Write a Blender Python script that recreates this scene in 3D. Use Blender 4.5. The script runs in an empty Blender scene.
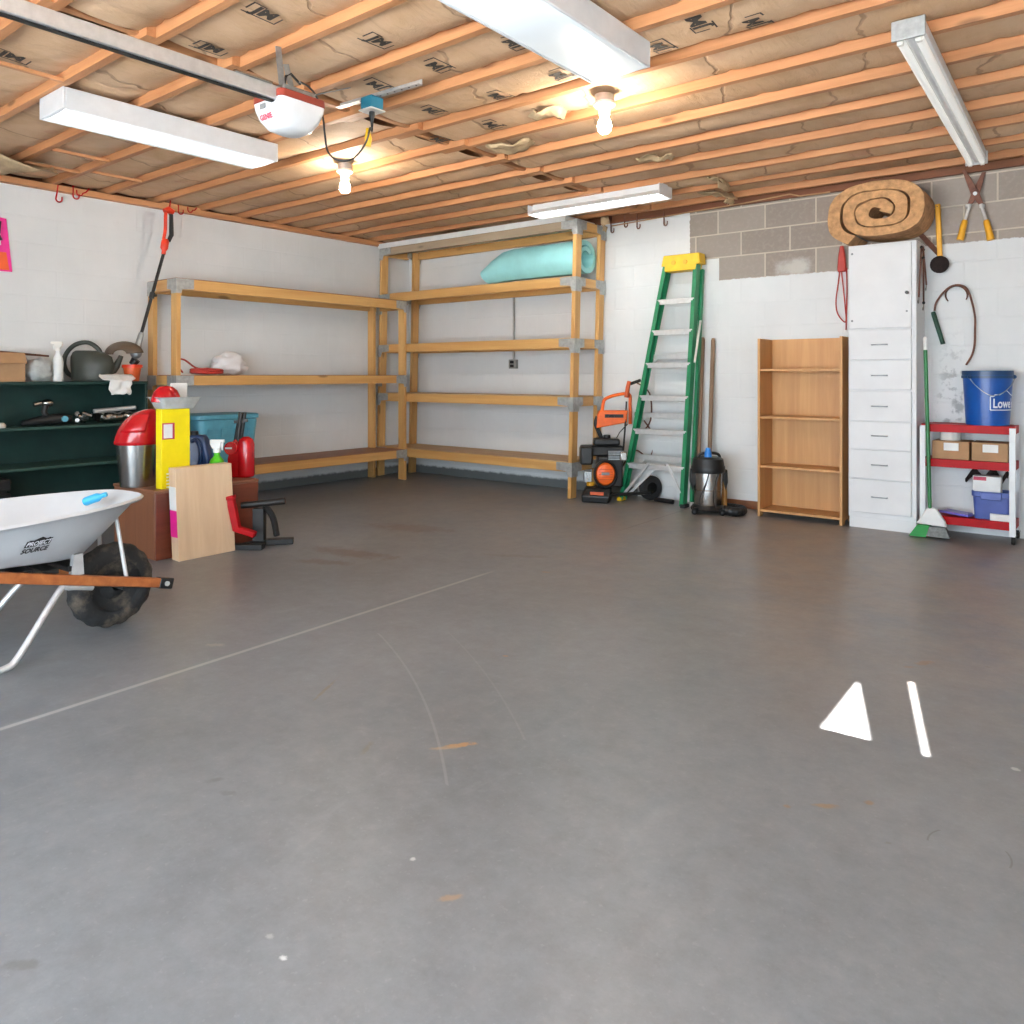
# ------------------------------------------------------------------ brightness of the lights
L_PANEL, L_PANEL_B, L_TUBE, L_BULB = 0.58, 0.36, 14.0, 220.0
SKY, SUN, EXPO = 7.0, 88.0, 0.80
import bpy, bmesh, math, random
from mathutils import Vector, Matrix, noise
random.seed(7)
PI = math.pi
C = bpy.context.scene.collection
SC = bpy.context.scene

# ------------------------------------------------------------------ camera / measuring
FPX, PX, HZ, EYE = 775.0, 512.0, 375.0, 1.115
YAW = math.atan2(FPX, 973.0)
CA, SA = math.cos(YAW), math.sin(YAW)
CX, CY = 6.54, -6.301

def at(px, py, x=None, y=None, z=None):
    """world point seen at a photo point, on a given real plane of the room"""
    a = (px - PX) / FPX
    b = (HZ - py) / FPX
    d = (a * CA - SA, a * SA + CA, b)
    k = (x - CX) / d[0] if x is not None else (y - CY) / d[1] if y is not None else (z - EYE) / d[2]
    return Vector((CX + k * d[0], CY + k * d[1], EYE + k * d[2]))

cam = bpy.data.cameras.new('camera')
camo = bpy.data.objects.new('camera', cam)
C.objects.link(camo)
camo.location = (CX, CY, EYE)
camo.rotation_euler = (PI / 2, 0, YAW)
cam.sensor_width = 36
cam.lens = FPX / 1024 * 36
cam.shift_y = -(512 - HZ) / 1024
cam.clip_start = 0.05
SC.camera = camo

# ------------------------------------------------------------------ mesh builder
class M:
    def __init__(s):
        s.bm = bmesh.new()
        s.mi = 0

    def _fin(s, faces):
        for f in faces:
            f.material_index = s.mi

    def box(s, c, size, rot=None):
        c = Vector(c)
        hx, hy, hz = size[0] / 2, size[1] / 2, size[2] / 2
        vs = []
        for dx, dy, dz in ((-1, -1, -1), (1, -1, -1), (1, 1, -1), (-1, 1, -1), (-1, -1, 1), (1, -1, 1), (1, 1, 1), (-1, 1, 1)):
            v = Vector((dx * hx, dy * hy, dz * hz))
            if rot is not None:
                v = rot @ v
            vs.append(s.bm.verts.new(c + v))
        s._fin([s.bm.faces.new([vs[i] for i in q]) for q in ((0, 3, 2, 1), (4, 5, 6, 7), (0, 1, 5, 4), (1, 2, 6, 5), (2, 3, 7, 6), (3, 0, 4, 7))])
        return s

    def b2(s, x0, x1, y0, y1, z0, z1):
        return s.box(((x0 + x1) / 2, (y0 + y1) / 2, (z0 + z1) / 2), (abs(x1 - x0), abs(y1 - y0), abs(z1 - z0)))

    def beam(s, a, b, w, h, up=(0, 0, 1)):
        """rectangular bar from a to b; h measured along up, w across"""
        a, b = Vector(a), Vector(b)
        t = (b - a).normalized()
        up = Vector(up)
        side = t.cross(up)
        if side.length < 1e-5:
            side = t.cross(Vector((0, 1, 0)))
        side.normalize()
        u = side.cross(t).normalized()
        r = []
        for p in (a, b):
            r.append([s.bm.verts.new(p + side * sx * w / 2 + u * sz * h / 2) for sx, sz in ((-1, -1), (1, -1), (1, 1), (-1, 1))])
        fs = [s.bm.faces.new(r[0][::-1]), s.bm.faces.new(r[1])]
        for i in range(4):
            j = (i + 1) % 4
            fs.append(s.bm.faces.new([r[0][i], r[0][j], r[1][j], r[1][i]]))
        s._fin(fs)
        return s

    def tube(s, pts, r, n=8, closed=False, flat=1.0):
        pts = [Vector(p) for p in pts]
        N = len(pts)
        rs = r if isinstance(r, (list, tuple)) else [r] * N
        tang = []
        for i in range(N):
            if closed:
                t = pts[(i + 1) % N] - pts[i - 1]
            else:
                t = pts[min(i + 1, N - 1)] - pts[max(i - 1, 0)]
            tang.append(t.normalized() if t.length > 1e-9 else Vector((0, 0, 1)))
        ref = Vector((0, 0, 1)) if abs(tang[0].z) < 0.9 else Vector((1, 0, 0))
        u = tang[0].cross(ref).normalized()
        rings = []
        for i in range(N):
            t = tang[i]
            u = (u - t * u.dot(t))
            u = u.normalized() if u.length > 1e-6 else t.orthogonal().normalized()
            v = t.cross(u)
            rings.append([s.bm.verts.new(pts[i] + (u * math.cos(2 * PI * k / n) + v * flat * math.sin(2 * PI * k / n)) * rs[i]) for k in range(n)])
        fs = []
        for i in range(N if closed else N - 1):
            a, b = rings[i], rings[(i + 1) % N]
            for k in range(n):
                fs.append(s.bm.faces.new([a[k], a[(k + 1) % n], b[(k + 1) % n], b[k]]))
        if not closed:
            fs.append(s.bm.faces.new(rings[0][::-1]))
            fs.append(s.bm.faces.new(rings[-1]))
        s._fin(fs)
        return s

    def cyl(s, a, b, r, r2=None, n=20):
        return s.tube([a, b], [r, r if r2 is None else r2], n)

    def lathe(s, prof, n=28, c=(0, 0, 0), rot=None, sx=1.0, sy=1.0):
        c = Vector(c)
        rings = []
        fs = []
        for r, z in prof:
            if r < 1e-6:
                v = Vector((0, 0, z))
                rings.append([s.bm.verts.new(c + (rot @ v if rot is not None else v))])
            else:
                ring = []
                for k in range(n):
                    v = Vector((r * sx * math.cos(2 * PI * k / n), r * sy * math.sin(2 * PI * k / n), z))
                    ring.append(s.bm.verts.new(c + (rot @ v if rot is not None else v)))
                rings.append(ring)
        for a, b in zip(rings, rings[1:]):
            if len(a) == 1 and len(b) == 1:
                continue
            for k in range(n):
                k2 = (k + 1) % n
                if len(a) == 1:
                    fs.append(s.bm.faces.new([a[0], b[k], b[k2]][::-1]))
                elif len(b) == 1:
                    fs.append(s.bm.faces.new([a[k], a[k2], b[0]]))
                else:
                    fs.append(s.bm.faces.new([a[k], a[k2], b[k2], b[k]]))
        s._fin(fs)
        return s

    def sphere(s, c, r, sx=1, sy=1, sz=1, n=16, rot=None):
        prof = [(r * math.sin(PI * i / 10), -r * sz * math.cos(PI * i / 10)) for i in range(11)]
        return s.lathe(prof, n, c, rot, sx, sy)

    def prism(s, poly, o, ux, uy, d):
        """extrude polygon (2D) placed at o with axes ux,uy by vector d"""
        o, ux, uy, d = Vector(o), Vector(ux), Vector(uy), Vector(d)
        a = [s.bm.verts.new(o + ux * p[0] + uy * p[1]) for p in poly]
        b = [s.bm.verts.new(o + ux * p[0] + uy * p[1] + d) for p in poly]
        fs = [s.bm.faces.new(a[::-1]), s.bm.faces.new(b)]
        n = len(poly)
        for i in range(n):
            j = (i + 1) % n
            fs.append(s.bm.faces.new([a[i], a[j], b[j], b[i]]))
        s._fin(fs)
        return s

    def loft(s, rings, cap=(True, True), closed=True):
        R = [[s.bm.verts.new(Vector(p)) for p in ring] for ring in rings]
        fs = []
        n = len(R[0])
        for a, b in zip(R, R[1:]):
            for k in range(n if closed else n - 1):
                fs.append(s.bm.faces.new([a[k], a[(k + 1) % n], b[(k + 1) % n], b[k]]))
        if cap[0]:
            fs.append(s.bm.faces.new(R[0][::-1]))
        if cap[1]:
            fs.append(s.bm.faces.new(R[-1]))
        s._fin(fs)
        return s

    def grid(s, fn, nu, nv):
        g = [[s.bm.verts.new(Vector(fn(i / nu, j / nv))) for j in range(nv + 1)] for i in range(nu + 1)]
        fs = []
        for i in range(nu):
            for j in range(nv):
                fs.append(s.bm.faces.new([g[i][j], g[i + 1][j], g[i + 1][j + 1], g[i][j + 1]]))
        s._fin(fs)
        return s

    def text(s, txt, size, o, right, up, depth=0.0008, align='CENTER', sx=1.0, shear=0.0, fn=None, bold=0.0):
        cu = bpy.data.curves.new('lettering', 'FONT')
        cu.body = txt
        cu.size = size
        cu.align_x = align
        cu.align_y = 'CENTER'
        cu.extrude = depth
        cu.shear = shear
        cu.offset = bold
        cu.resolution_u = 3
        ob = bpy.data.objects.new('lettering', cu)
        me = bpy.data.meshes.new_from_object(ob)
        bpy.data.objects.remove(ob)
        right, up = Vector(right).normalized(), Vector(up).normalized()
        nrm = right.cross(up)
        o = Vector(o)
        base = len(s.bm.verts)
        vs = []
        for v in me.vertices:
            p = o + right * v.co.x * sx + up * v.co.y + nrm * v.co.z
            if fn:
                p = fn(p)
            vs.append(s.bm.verts.new(p))
        for p in me.polygons:
            try:
                f = s.bm.faces.new([vs[i] for i in p.vertices])
                f.material_index = s.mi
            except ValueError:
                pass
        bpy.data.meshes.remove(me)
        return s

WM = {}     # object name -> world matrix (static)

def obj(name, m, mat, parent=None, local=False, smooth=35, bevel=0.0, seg=2, solid=0.0, sub=0, label=None):
    bm = m.bm
    if parent is not None and not local:
        bm.transform(WM[parent.name].inverted())
    bmesh.ops.recalc_face_normals(bm, faces=bm.faces)
    me = bpy.data.meshes.new(name)
    bm.to_mesh(me)
    bm.free()
    mats = mat if isinstance(mat, (list, tuple)) else [mat]
    for k in mats:
        me.materials.append(k)
    if smooth:
        for p in me.polygons:
            p.use_smooth = True
        me.set_sharp_from_angle(angle=math.radians(smooth))
    o = bpy.data.objects.new(name, me)
    C.objects.link(o)
    if parent is not None:
        o.parent = parent
        WM[o.name] = WM[parent.name]
    else:
        WM[o.name] = Matrix.Identity(4)
    if solid:
        md = o.modifiers.new('thickness', 'SOLIDIFY')
        md.thickness = solid
        md.offset = 0
    if bevel:
        md = o.modifiers.new('bevel', 'BEVEL')
        md.width = bevel
        md.segments = seg
        md.limit_method = 'ANGLE'
        md.angle_limit = math.radians(40)
        md.harden_normals = False
    if sub:
        md = o.modifiers.new('subd', 'SUBSURF')
        md.levels = sub
        md.render_levels = sub
    if label:
        o['label'] = label
    return o

def thing(name, label, cat, loc=(0, 0, 0), rz=0.0, group=None):
    o = bpy.data.objects.new(name, None)
    o.empty_display_size = 0.1
    C.objects.link(o)
    o.location = loc
    o.rotation_euler = (0, 0, rz)
    o['label'] = label
    o['category'] = cat
    if group:
        o['group'] = group
    WM[o.name] = Matrix.Translation(Vector(loc)) @ Matrix.Rotation(rz, 4, 'Z')
    return o

def tag(o, label, cat, group=None, kind=None):
    o['label'] = label
    o['category'] = cat
    if group:
        o['group'] = group
    if kind:
        o['kind'] = kind
    return o

def struct(name, m, mat, parent=None, **k):
    o = obj(name, m, mat, parent, **k)
    o['kind'] = 'structure'
    return o

def dup(root, loc, rz, label, group=None):
    r = root.copy()
    C.objects.link(r)
    r.location = loc
    r.rotation_euler = (0, 0, rz)
    r['label'] = label
    if group:
        r['group'] = group
    for ch in list(root.children):
        c = ch.copy()
        C.objects.link(c)
        c.parent = r
        for g in list(ch.children):
            d = g.copy()
            C.objects.link(d)
            d.parent = c
    return r

# ------------------------------------------------------------------ materials
def lin(c):
    if isinstance(c, str):
        c = c.lstrip('#')
        c = [int(c[i:i + 2], 16) / 255 for i in (0, 2, 4)]
        c = [(v / 12.92 if v <= 0.04045 else ((v + 0.055) / 1.055) ** 2.4) for v in c]
    return (c[0], c[1], c[2], 1.0)

class N:
    def __init__(s, name):
        s.m = bpy.data.materials.new(name)
        s.m.use_nodes = True
        s.t = s.m.node_tree
        s.b = s.t.nodes['Principled BSDF']
        s.co = s.t.nodes.new('ShaderNodeTexCoord').outputs['Object']

    def n(s, typ, **k):
        nd = s.t.nodes.new(typ)
        for a, v in k.items():
            setattr(nd, a, v)
        return nd

    def l(s, a, b):
        s.t.links.new(a, b)

    def mapping(s, scale=(1, 1, 1), loc=(0, 0, 0), rot=(0, 0, 0), src=None):
        nd = s.n('ShaderNodeMapping')
        nd.inputs['Scale'].default_value = scale
        nd.inputs['Location'].default_value = loc
        nd.inputs['Rotation'].default_value = rot
        s.l(src or s.co, nd.inputs['Vector'])
        return nd.outputs[0]

    def noise(s, scale, detail=4, rough=0.55, vec=None, dist=0.0):
        nd = s.n('ShaderNodeTexNoise')
        nd.inputs['Scale'].default_value = scale
        nd.inputs['Detail'].default_value = detail
        nd.inputs['Roughness'].default_value = rough
        nd.inputs['Distortion'].default_value = dist
        s.l(vec or s.co, nd.inputs['Vector'])
        return nd.outputs['Fac']

    def ramp(s, fac, stops):
        nd = s.n('ShaderNodeValToRGB')
        el = nd.color_ramp.elements
        while len(el) < len(stops):
            el.new(0.5)
        for e, (p, c) in zip(el, stops):
            e.position = p
            e.color = lin(c) if not isinstance(c, (int, float)) else (c, c, c, 1)
        s.l(fac, nd.inputs[0])
        return nd.outputs[0]

    def math(s, op, a, b=None, clamp=False):
        nd = s.n('ShaderNodeMath', operation=op)
        nd.use_clamp = clamp
        for i, v in enumerate((a, b)):
            if v is None:
                continue
            if isinstance(v, (int, float)):
                nd.inputs[i].default_value = v
            else:
                s.l(v, nd.inputs[i])
        return nd.outputs[0]

    def mix(s, fac, a, b, blend='MIX'):
        nd = s.n('ShaderNodeMix', data_type='RGBA', blend_type=blend)
        for sock, v in ((nd.inputs[0], fac), (nd.inputs[6], a), (nd.inputs[7], b)):
            if isinstance(v, (int, float)):
                sock.default_value = v
            elif isinstance(v, (str, tuple)):
                sock.default_value = lin(v)
            else:
                s.l(v, sock)
        return nd.outputs[2]

    def mrange(s, v, a, b, c=0.0, d=1.0, smooth=True):
        nd = s.n('ShaderNodeMapRange')
        if smooth:
            nd.interpolation_type = 'SMOOTHSTEP'
        s.l(v, nd.inputs[0])
        for i, q in zip((1, 2, 3, 4), (a, b, c, d)):
            nd.inputs[i].default_value = q
        return nd.outputs[0]

    def bump(s, h, strength=0.3, dist=0.01):
        nd = s.n('ShaderNodeBump')
        nd.inputs['Strength'].default_value = strength
        nd.inputs['Distance'].default_value = dist
        s.l(h, nd.inputs['Height'])
        s.l(nd.outputs[0], s.b.inputs['Normal'])

    def color(s, c):
        if isinstance(c, (str, tuple)):
            s.b.inputs['Base Color'].default_value = lin(c)
        else:
            s.l(c, s.b.inputs['Base Color'])

    def rough(s, v):
        if isinstance(v, (int, float)):
            s.b.inputs['Roughness'].default_value = v
        else:
            s.l(v, s.b.inputs['Roughness'])

def mat(name, col, rough=0.5, metal=0.0, var=0.08, scale=12.0, bump=0.0, emit=None, es=0.0, trans=0.0, alpha=1.0, ior=1.45, spec=None, coat=0.0):
    q = N(name)
    c = lin(col)
    if var:
        f = q.noise(scale, 5)
        a = tuple(max(0, v * (1 - var * 1.6)) for v in c[:3])
        b = tuple(min(1, v * (1 + var * 1.6)) for v in c[:3])
        q.color(q.ramp(f, [(0.3, a), (0.7, b)]))
    else:
        q.b.inputs['Base Color'].default_value = c
    q.rough(rough)
    q.b.inputs['Metallic'].default_value = metal
    q.b.inputs['Transmission Weight'].default_value = trans
    q.b.inputs['IOR'].default_value = ior
    q.b.inputs['Alpha'].default_value = alpha
    q.b.inputs['Coat Weight'].default_value = coat
    if spec is not None:
        q.b.inputs['Specular IOR Level'].default_value = spec
    if bump:
        q.bump(q.noise(scale * 6, 4), bump, 0.004)
    if emit:
        q.b.inputs['Emission Color'].default_value = lin(emit)
        q.b.inputs['Emission Strength'].default_value = es
    return q.m

def wood(name, dark, light, axis, rough=0.55, rings=1.0, knots=True):
    q = N(name)
    sc = [14, 14, 14]
    sc['xyz'.index(axis)] = 0.9
    v = q.mapping(tuple(sc))
    f1 = q.noise(1.0 * rings, 6, 0.6, v, 0.6)
    sc2 = [70, 70, 70]
    sc2['xyz'.index(axis)] = 2.0
    f2 = q.noise(1.0, 3, 0.6, q.mapping(tuple(sc2)))
    base = q.ramp(f1, [(0.28, dark), (0.72, light)])
    col = q.mix(q.math('MULTIPLY', q.mrange(f2, 0.35, 0.65), 0.22), base, dark)
    if knots:
        sk = [5, 5, 5]
        sk['xyz'.index(axis)] = 1.6
        vo = q.n('ShaderNodeTexVoronoi')
        vo.inputs['Scale'].default_value = 1.0
        q.l(q.mapping(tuple(sk)), vo.inputs['Vector'])
        k = q.mrange(vo.outputs['Distance'], 0.05, 0.13, 0.75, 0.0)
        col = q.mix(k, col, tuple(x * 0.35 for x in lin(dark)[:3]))
    q.color(col)
    q.rough(rough)
    q.bump(f2, 0.15, 0.003)
    return q.m

W = {}
for ax in 'xyz':
    W['joist_' + ax] = wood('joist_wood_' + ax, '#a46d45', '#c68e60', ax, 0.6)
    W['pine_' + ax] = wood('pine_' + ax, '#b98648', '#d6aa6a', ax, 0.45)
    W['grey_' + ax] = wood('grey_wood_' + ax, '#8d7a63', '#a8957c', ax, 0.6)
W['rim'] = wood('rim_wood', '#5a3018', '#7d4824', 'x', 0.65, knots=False)
W['hardboard'] = wood('hardboard', '#7d4e33', '#95623f', 'y', 0.5, knots=False)
W['hardboard_back'] = wood('hardboard_tan', '#b48c58', '#cba572', 'x', 0.5, knots=False)
W['chest_y'] = wood('chest_veneer', '#5e2c1c', '#7d402a', 'y', 0.4, knots=False)
W['chest_x'] = wood('chest_side_veneer', '#754a33', '#8d5c40', 'z', 0.45, knots=False)
W['slab'] = wood('slab_pine', '#cfae8c', '#e2c6a2', 'z', 0.5, 0.8)
W['handle'] = wood('weathered_handle', '#6f5541', '#94785f', 'z', 0.7, knots=False)
W['barrow'] = wood('barrow_handle_wood', '#8c4a22', '#b9703c', 'y', 0.5, knots=False)
W['brush'] = mat('yellow_handle_paint', '#d69a1e', 0.45)
MAT = dict(
    white_metal=mat('white_enamel', '#dfe0e0', 0.35, var=0.03),
    white_paint=mat('white_laminate', '#dcdcdb', 0.45, var=0.04, scale=3),
    galv=mat('galvanised_steel', '#9fa3a4', 0.38, 0.75, 0.12, 25),
    bracket=mat('bracket_zinc', '#a9aba9', 0.45, 0.45, 0.12, 30),
    steel=mat('brushed_steel', '#b9b7b3', 0.25, 1.0, 0.05, 30),
    alu=mat('aluminium', '#cfcfcd', 0.4, 0.6, 0.05, 30),
    dark_metal=mat('dark_metal', '#2c2b2a', 0.45, 0.5),
    black=mat('black_plastic', '#1b1b1b', 0.42),
    black_gloss=mat('black_gloss', '#161616', 0.25),
    rubber=mat('black_rubber', '#202020', 0.7),
    red=mat('red_plastic', '#b00f18', 0.22, coat=0.3),
    red_paint=mat('red_paint', '#a80a12', 0.45, spec=0.2),
    dull_red=mat('dull_red', '#a9352b', 0.5),
    red_orange=mat('red_orange_plastic', '#d6391f', 0.4),
    orange=mat('orange_plastic', '#e8641b', 0.38),
    terracotta=mat('terracotta_plastic', '#c4521f', 0.5),
    yellow=mat('yellow_card', '#ecd60f', 0.4, var=0.03),
    yellow_p=mat('yellow_plastic', '#dfb21b', 0.45),
    green_fg=mat('green_fibreglass', '#1a7a4e', 0.38),
    dark_green=mat('dark_green_paint', '#12302b', 0.45, var=0.14, scale=6),
    green_edge=mat('dark_green_edge', '#2a463e', 0.5),
    watering=mat('dark_olive_plastic', '#33362f', 0.5),
    teal=mat('teal_foam', '#98d2d0', 0.7, var=0.05, scale=6),
    tote=mat('teal_plastic', '#5798ab', 0.4),
    blue=mat('blue_plastic', '#0f4c9a', 0.3),
    blue_rim=mat('dark_blue_rim', '#1d3f66', 0.35),
    navy=mat('navy_plastic', '#1d3763', 0.3),
    lime=mat('lime_plastic', '#4fb51e', 0.3),
    green=mat('green_bristle', '#1f8a3c', 0.6),
    purple=mat('blue_violet_plastic', '#48599c', 0.35),
    lavender=mat('lavender_plastic', '#6d63b8', 0.4),
    card=mat('cardboard', '#a5805c', 0.75, var=0.06),
    paper=mat('white_paper', '#e2e2de', 0.6, var=0.03),
    fluff=mat('mineral_wool', '#b58a60', 0.95, var=0.2, scale=24, bump=0.9),
    tear=mat('torn_paper', '#b29a78', 0.85, var=0.12, scale=14, bump=0.3),
    ink=mat('black_ink', '#23211f', 0.6, var=0),
    faded_ink=mat('faded_ink', '#3f3831', 0.7, var=0),
    white_ink=mat('white_ink', '#eceff2', 0.5, var=0),
    red_ink=mat('red_ink', '#b93550', 0.5, var=0),
    pink=mat('pink_card', '#e0238a', 0.4, var=0.05),
    orange_ink=mat('orange_print', '#e2571d', 0.4, var=0.03),
    grey_p=mat('grey_plastic', '#7d8081', 0.45),
    barrow=mat('light_grey_poly', '#c3c6c8', 0.42, var=0.04, scale=5),
    porcelain=mat('white_porcelain', '#e4e1d8', 0.3, var=0.02),
    brown_guard=mat('brown_guard', '#5b4a3a', 0.45),
    bristle=mat('dark_bristle', '#241713', 0.85, var=0.3, scale=60, bump=0.8),
    grey_bristle=mat('grey_bristle', '#7a7d7b', 0.8, var=0.2, scale=60),
    particle=wood('particle_board', '#b5824e', '#cb9b62', 'z', 0.5, knots=False),
    rust=mat('rusty_wire', '#6a4334', 0.6, 0.3, 0.2, 30),
    cable=mat('grey_cable', '#3d3a38', 0.5),
    conduit=mat('grey_conduit', '#97958e', 0.45, 0.4),
    clear=mat('clear_plastic', '#e9edee', 0.12, var=0, trans=0.75, ior=1.2),
    haze_bag=mat('milky_plastic_bag', '#dde0dc', 0.3, var=0.12, scale=20, trans=0.45, ior=1.15),
    white_bag=mat('white_plastic_bag', '#e4e2e0', 0.4, var=0.03),
    light_blue=mat('light_blue_bottle', '#3fa9d6', 0.35),
    blue_outlet=mat('blue_box_plastic', '#1f7088', 0.45),
)

def tyre_mat():
    q = N('muddy_tyre')
    f = q.noise(9, 6, 0.65)
    q.color(q.ramp(f, [(0.5, '#1d1c1b'), (0.72, '#66594b')]))
    q.rough(0.85)
    q.bump(q.noise(60, 3), 0.5, 0.006)
    return q.m
MAT['tyre'] = tyre_mat()

def kraft():
    q = N('kraft_paper_facing')
    f = q.noise(2.2, 6, 0.6, None, 0.4)
    base = q.ramp(f, [(0.28, '#bd9770'), (0.5, '#cda985'), (0.75, '#d8b898')])
    sx = q.n('ShaderNodeSeparateXYZ')
    q.l(q.co, sx.inputs[0])
    # creases cross each bay at irregular steps
    bay = q.math('FLOOR', q.math('DIVIDE', q.math('ADD', sx.outputs[1], 0.13), 0.4085))
    wn = q.n('ShaderNodeTexWhiteNoise', noise_dimensions='1D')
    q.l(bay, wn.inputs['W'])
    wob = q.math('MULTIPLY', q.math('SUBTRACT', q.noise(2.5, 3), 0.5), 0.5)
    u = q.math('ADD', q.math('ADD', q.math('DIVIDE', sx.outputs[0], 0.72), q.math('MULTIPLY', wn.outputs['Value'], 7.0)), wob)
    u = q.math('ADD', u, q.math('MULTIPLY', sx.outputs[1], 0.35))
    d = q.math('ABSOLUTE', q.math('SUBTRACT', q.math('FRACT', u), 0.5))
    crease = q.mrange(d, 0.018, 0.006)
    w = q.noise(1.0, 5, 0.65, q.mapping((13, 3.0, 4)), 1.4)
    fine = q.noise(1.0, 3, 0.5, q.mapping((55, 12, 12)))
    col = q.mix(q.math('MULTIPLY', q.mrange(w, 0.55, 0.72), 0.25), base, '#8f6a50')
    # reddish print showing through here and there
    pr_ = q.mrange(q.noise(4.5, 2, 0.4), 0.66, 0.72)
    col = q.mix(q.math('MULTIPLY', pr_, 0.25), col, '#b87364')
    q.color(q.mix(q.math('MULTIPLY', crease, 0.42), col, '#6e4c35'))
    q.rough(0.75)
    h = q.math('ADD', w, q.math('MULTIPLY', fine, 0.25))
    h = q.math('SUBTRACT', h, q.math('MULTIPLY', crease, 0.8))
    q.bump(h, 0.6, 0.016)
    return q.m
MAT['kraft'] = kraft()

def floor_mat():
    q = N('grey_floor_paint')
    sx = q.n('ShaderNodeSeparateXYZ')
    q.l(q.co, sx.inputs[0])
    X, Y = sx.outputs[0], sx.outputs[1]
    big = q.noise(0.9, 5, 0.6)
    col = q.ramp(big, [(0.3, '#696d71'), (0.5, '#717579'), (0.72, '#797d81')])
    fine = q.noise(26, 5, 0.7)
    col = q.mix(q.math('MULTIPLY', q.mrange(fine, 0.5, 0.75), 0.08), col, '#a5a5a4')
    col = q.mix(q.math('MULTIPLY', q.mrange(fine, 0.5, 0.2), 0.07), col, '#6d6b69')
    # scuffs: stretched pale streaks
    sc = q.noise(1.0, 4, 0.6, q.mapping((9, 2.2, 1), rot=(0, 0, 0.5)), 0.5)
    col = q.mix(q.math('MULTIPLY', q.mrange(sc, 0.6, 0.78), 0.12), col, '#a3a4a5')
    # trodden brown dirt in front of the wall shelves
    nb = q.noise(3.2, 6, 0.7)
    def blob(x, y, rx, ry, ang, c, st, edge=0.5, nz=0.6, src=None):
        nonlocal col
        ca, sa = math.cos(ang), math.sin(ang)
        dx = q.math('SUBTRACT', X, x)
        dy = q.math('SUBTRACT', Y, y)
        u = q.math('ADD', q.math('MULTIPLY', dx, ca / rx), q.math('MULTIPLY', dy, sa / rx))
        v = q.math('ADD', q.math('MULTIPLY', dx, -sa / ry), q.math('MULTIPLY', dy, ca / ry))
        d = q.math('SQRT', q.math('ADD', q.math('MULTIPLY', u, u), q.math('MULTIPLY', v, v)))
        d = q.math('ADD', d, q.math('MULTIPLY', q.math('SUBTRACT', src or nb, 0.5), nz * 2))
        m = q.math('MULTIPLY', q.mrange(d, 1.0, edge), st)
        col = q.mix(m, col, c)
    nb_fine = q.noise(38, 5, 0.7)
    nb_mid = q.noise(11, 8, 0.8)
    for (px, py, rx, ry, an, c, st) in FLOOR_MARKS:
        p = at(px, py, z=0)
        if rx < 0.12:
            blob(p.x, p.y, rx * 1.15, ry * 1.3, an, c, st, 0.35, 0.9, nb_fine)
        else:
            blob(p.x, p.y, rx, ry, an, c, st, 0.3, 1.1, nb_mid)
    # tan dirt by the shelves, its tone also carrying painted warm reflected light
    dirt_and_glow = q.math('MULTIPLY', q.mrange(q.math('ADD', Y, q.math('MULTIPLY', X, 0.42)), -2.2, 0.9), q.mrange(q.noise(2.6, 7, 0.7), 0.25, 0.65))
    col = q.mix(q.math('MULTIPLY', dirt_and_glow, 0.55), col, '#97846f')
    gr = q.ramp(q.noise(9, 9, 0.78), [(0.3, 0.84), (0.7, 1.16)])
    col = q.mix(1.0, col, gr, 'MULTIPLY')
    # specks and small grey scuffs all over the paint
    sp = q.noise(60, 3, 0.6)
    col = q.mix(q.math('MULTIPLY', q.mrange(sp, 0.60, 0.72), 0.16), col, '#9fa1a2')
    col = q.mix(q.math('MULTIPLY', q.mrange(q.noise(17, 6, 0.75), 0.58, 0.72), 0.20), col, '#56585a')
    col = q.mix(q.math('MULTIPLY', q.mrange(q.noise(7, 6, 0.75), 0.56, 0.72), 0.14), col, '#9a9c9d')
    # filled saw joint: pale near the door, dark by the back wall
    d = q.math('ABSOLUTE', q.math('SUBTRACT', X, q.math('SUBTRACT', 3.655, q.math('MULTIPLY', Y, 0.0195))))
    ln = q.mrange(d, 0.016, 0.006)
    pale = q.math('MULTIPLY', q.math('MULTIPLY', ln, q.mrange(Y, -2.85, -3.1)), 0.45)
    dark = q.math('MULTIPLY', q.math('MULTIPLY', q.mrange(d, 0.008, 0.003), q.mrange(Y, -1.6, -1.2)), 0.6)
    col = q.mix(pale, col, '#b9b9b6')
    col = q.mix(dark, col, '#4a453f')
    # long pale scratch arcs
    for (cx, cy, r, w, c, st, y0, y1, x0, x1) in FLOOR_ARCS:
        dx = q.math('SUBTRACT', X, cx)
        dy = q.math('SUBTRACT', Y, cy)
        rr = q.math('SQRT', q.math('ADD', q.math('MULTIPLY', dx, dx), q.math('MULTIPLY', dy, dy)))
        m = q.mrange(q.math('ABSOLUTE', q.math('SUBTRACT', rr, r)), w, w * 0.4)
        m = q.math('MULTIPLY', m, q.math('MULTIPLY', q.math('MULTIPLY', q.math('GREATER_THAN', Y, y0), q.math('LESS_THAN', Y, y1)), q.math('MULTIPLY', q.math('GREATER_THAN', X, x0), q.math('LESS_THAN', X, x1))))
        col = q.mix(q.math('MULTIPLY', m, st), col, c)
    q.color(col)
    q.rough(0.38)
    q.b.inputs['Specular IOR Level'].default_value = 0.55
    q.bump(q.noise(45, 4, 0.6), 0.06, 0.004)
    return q.m

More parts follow.
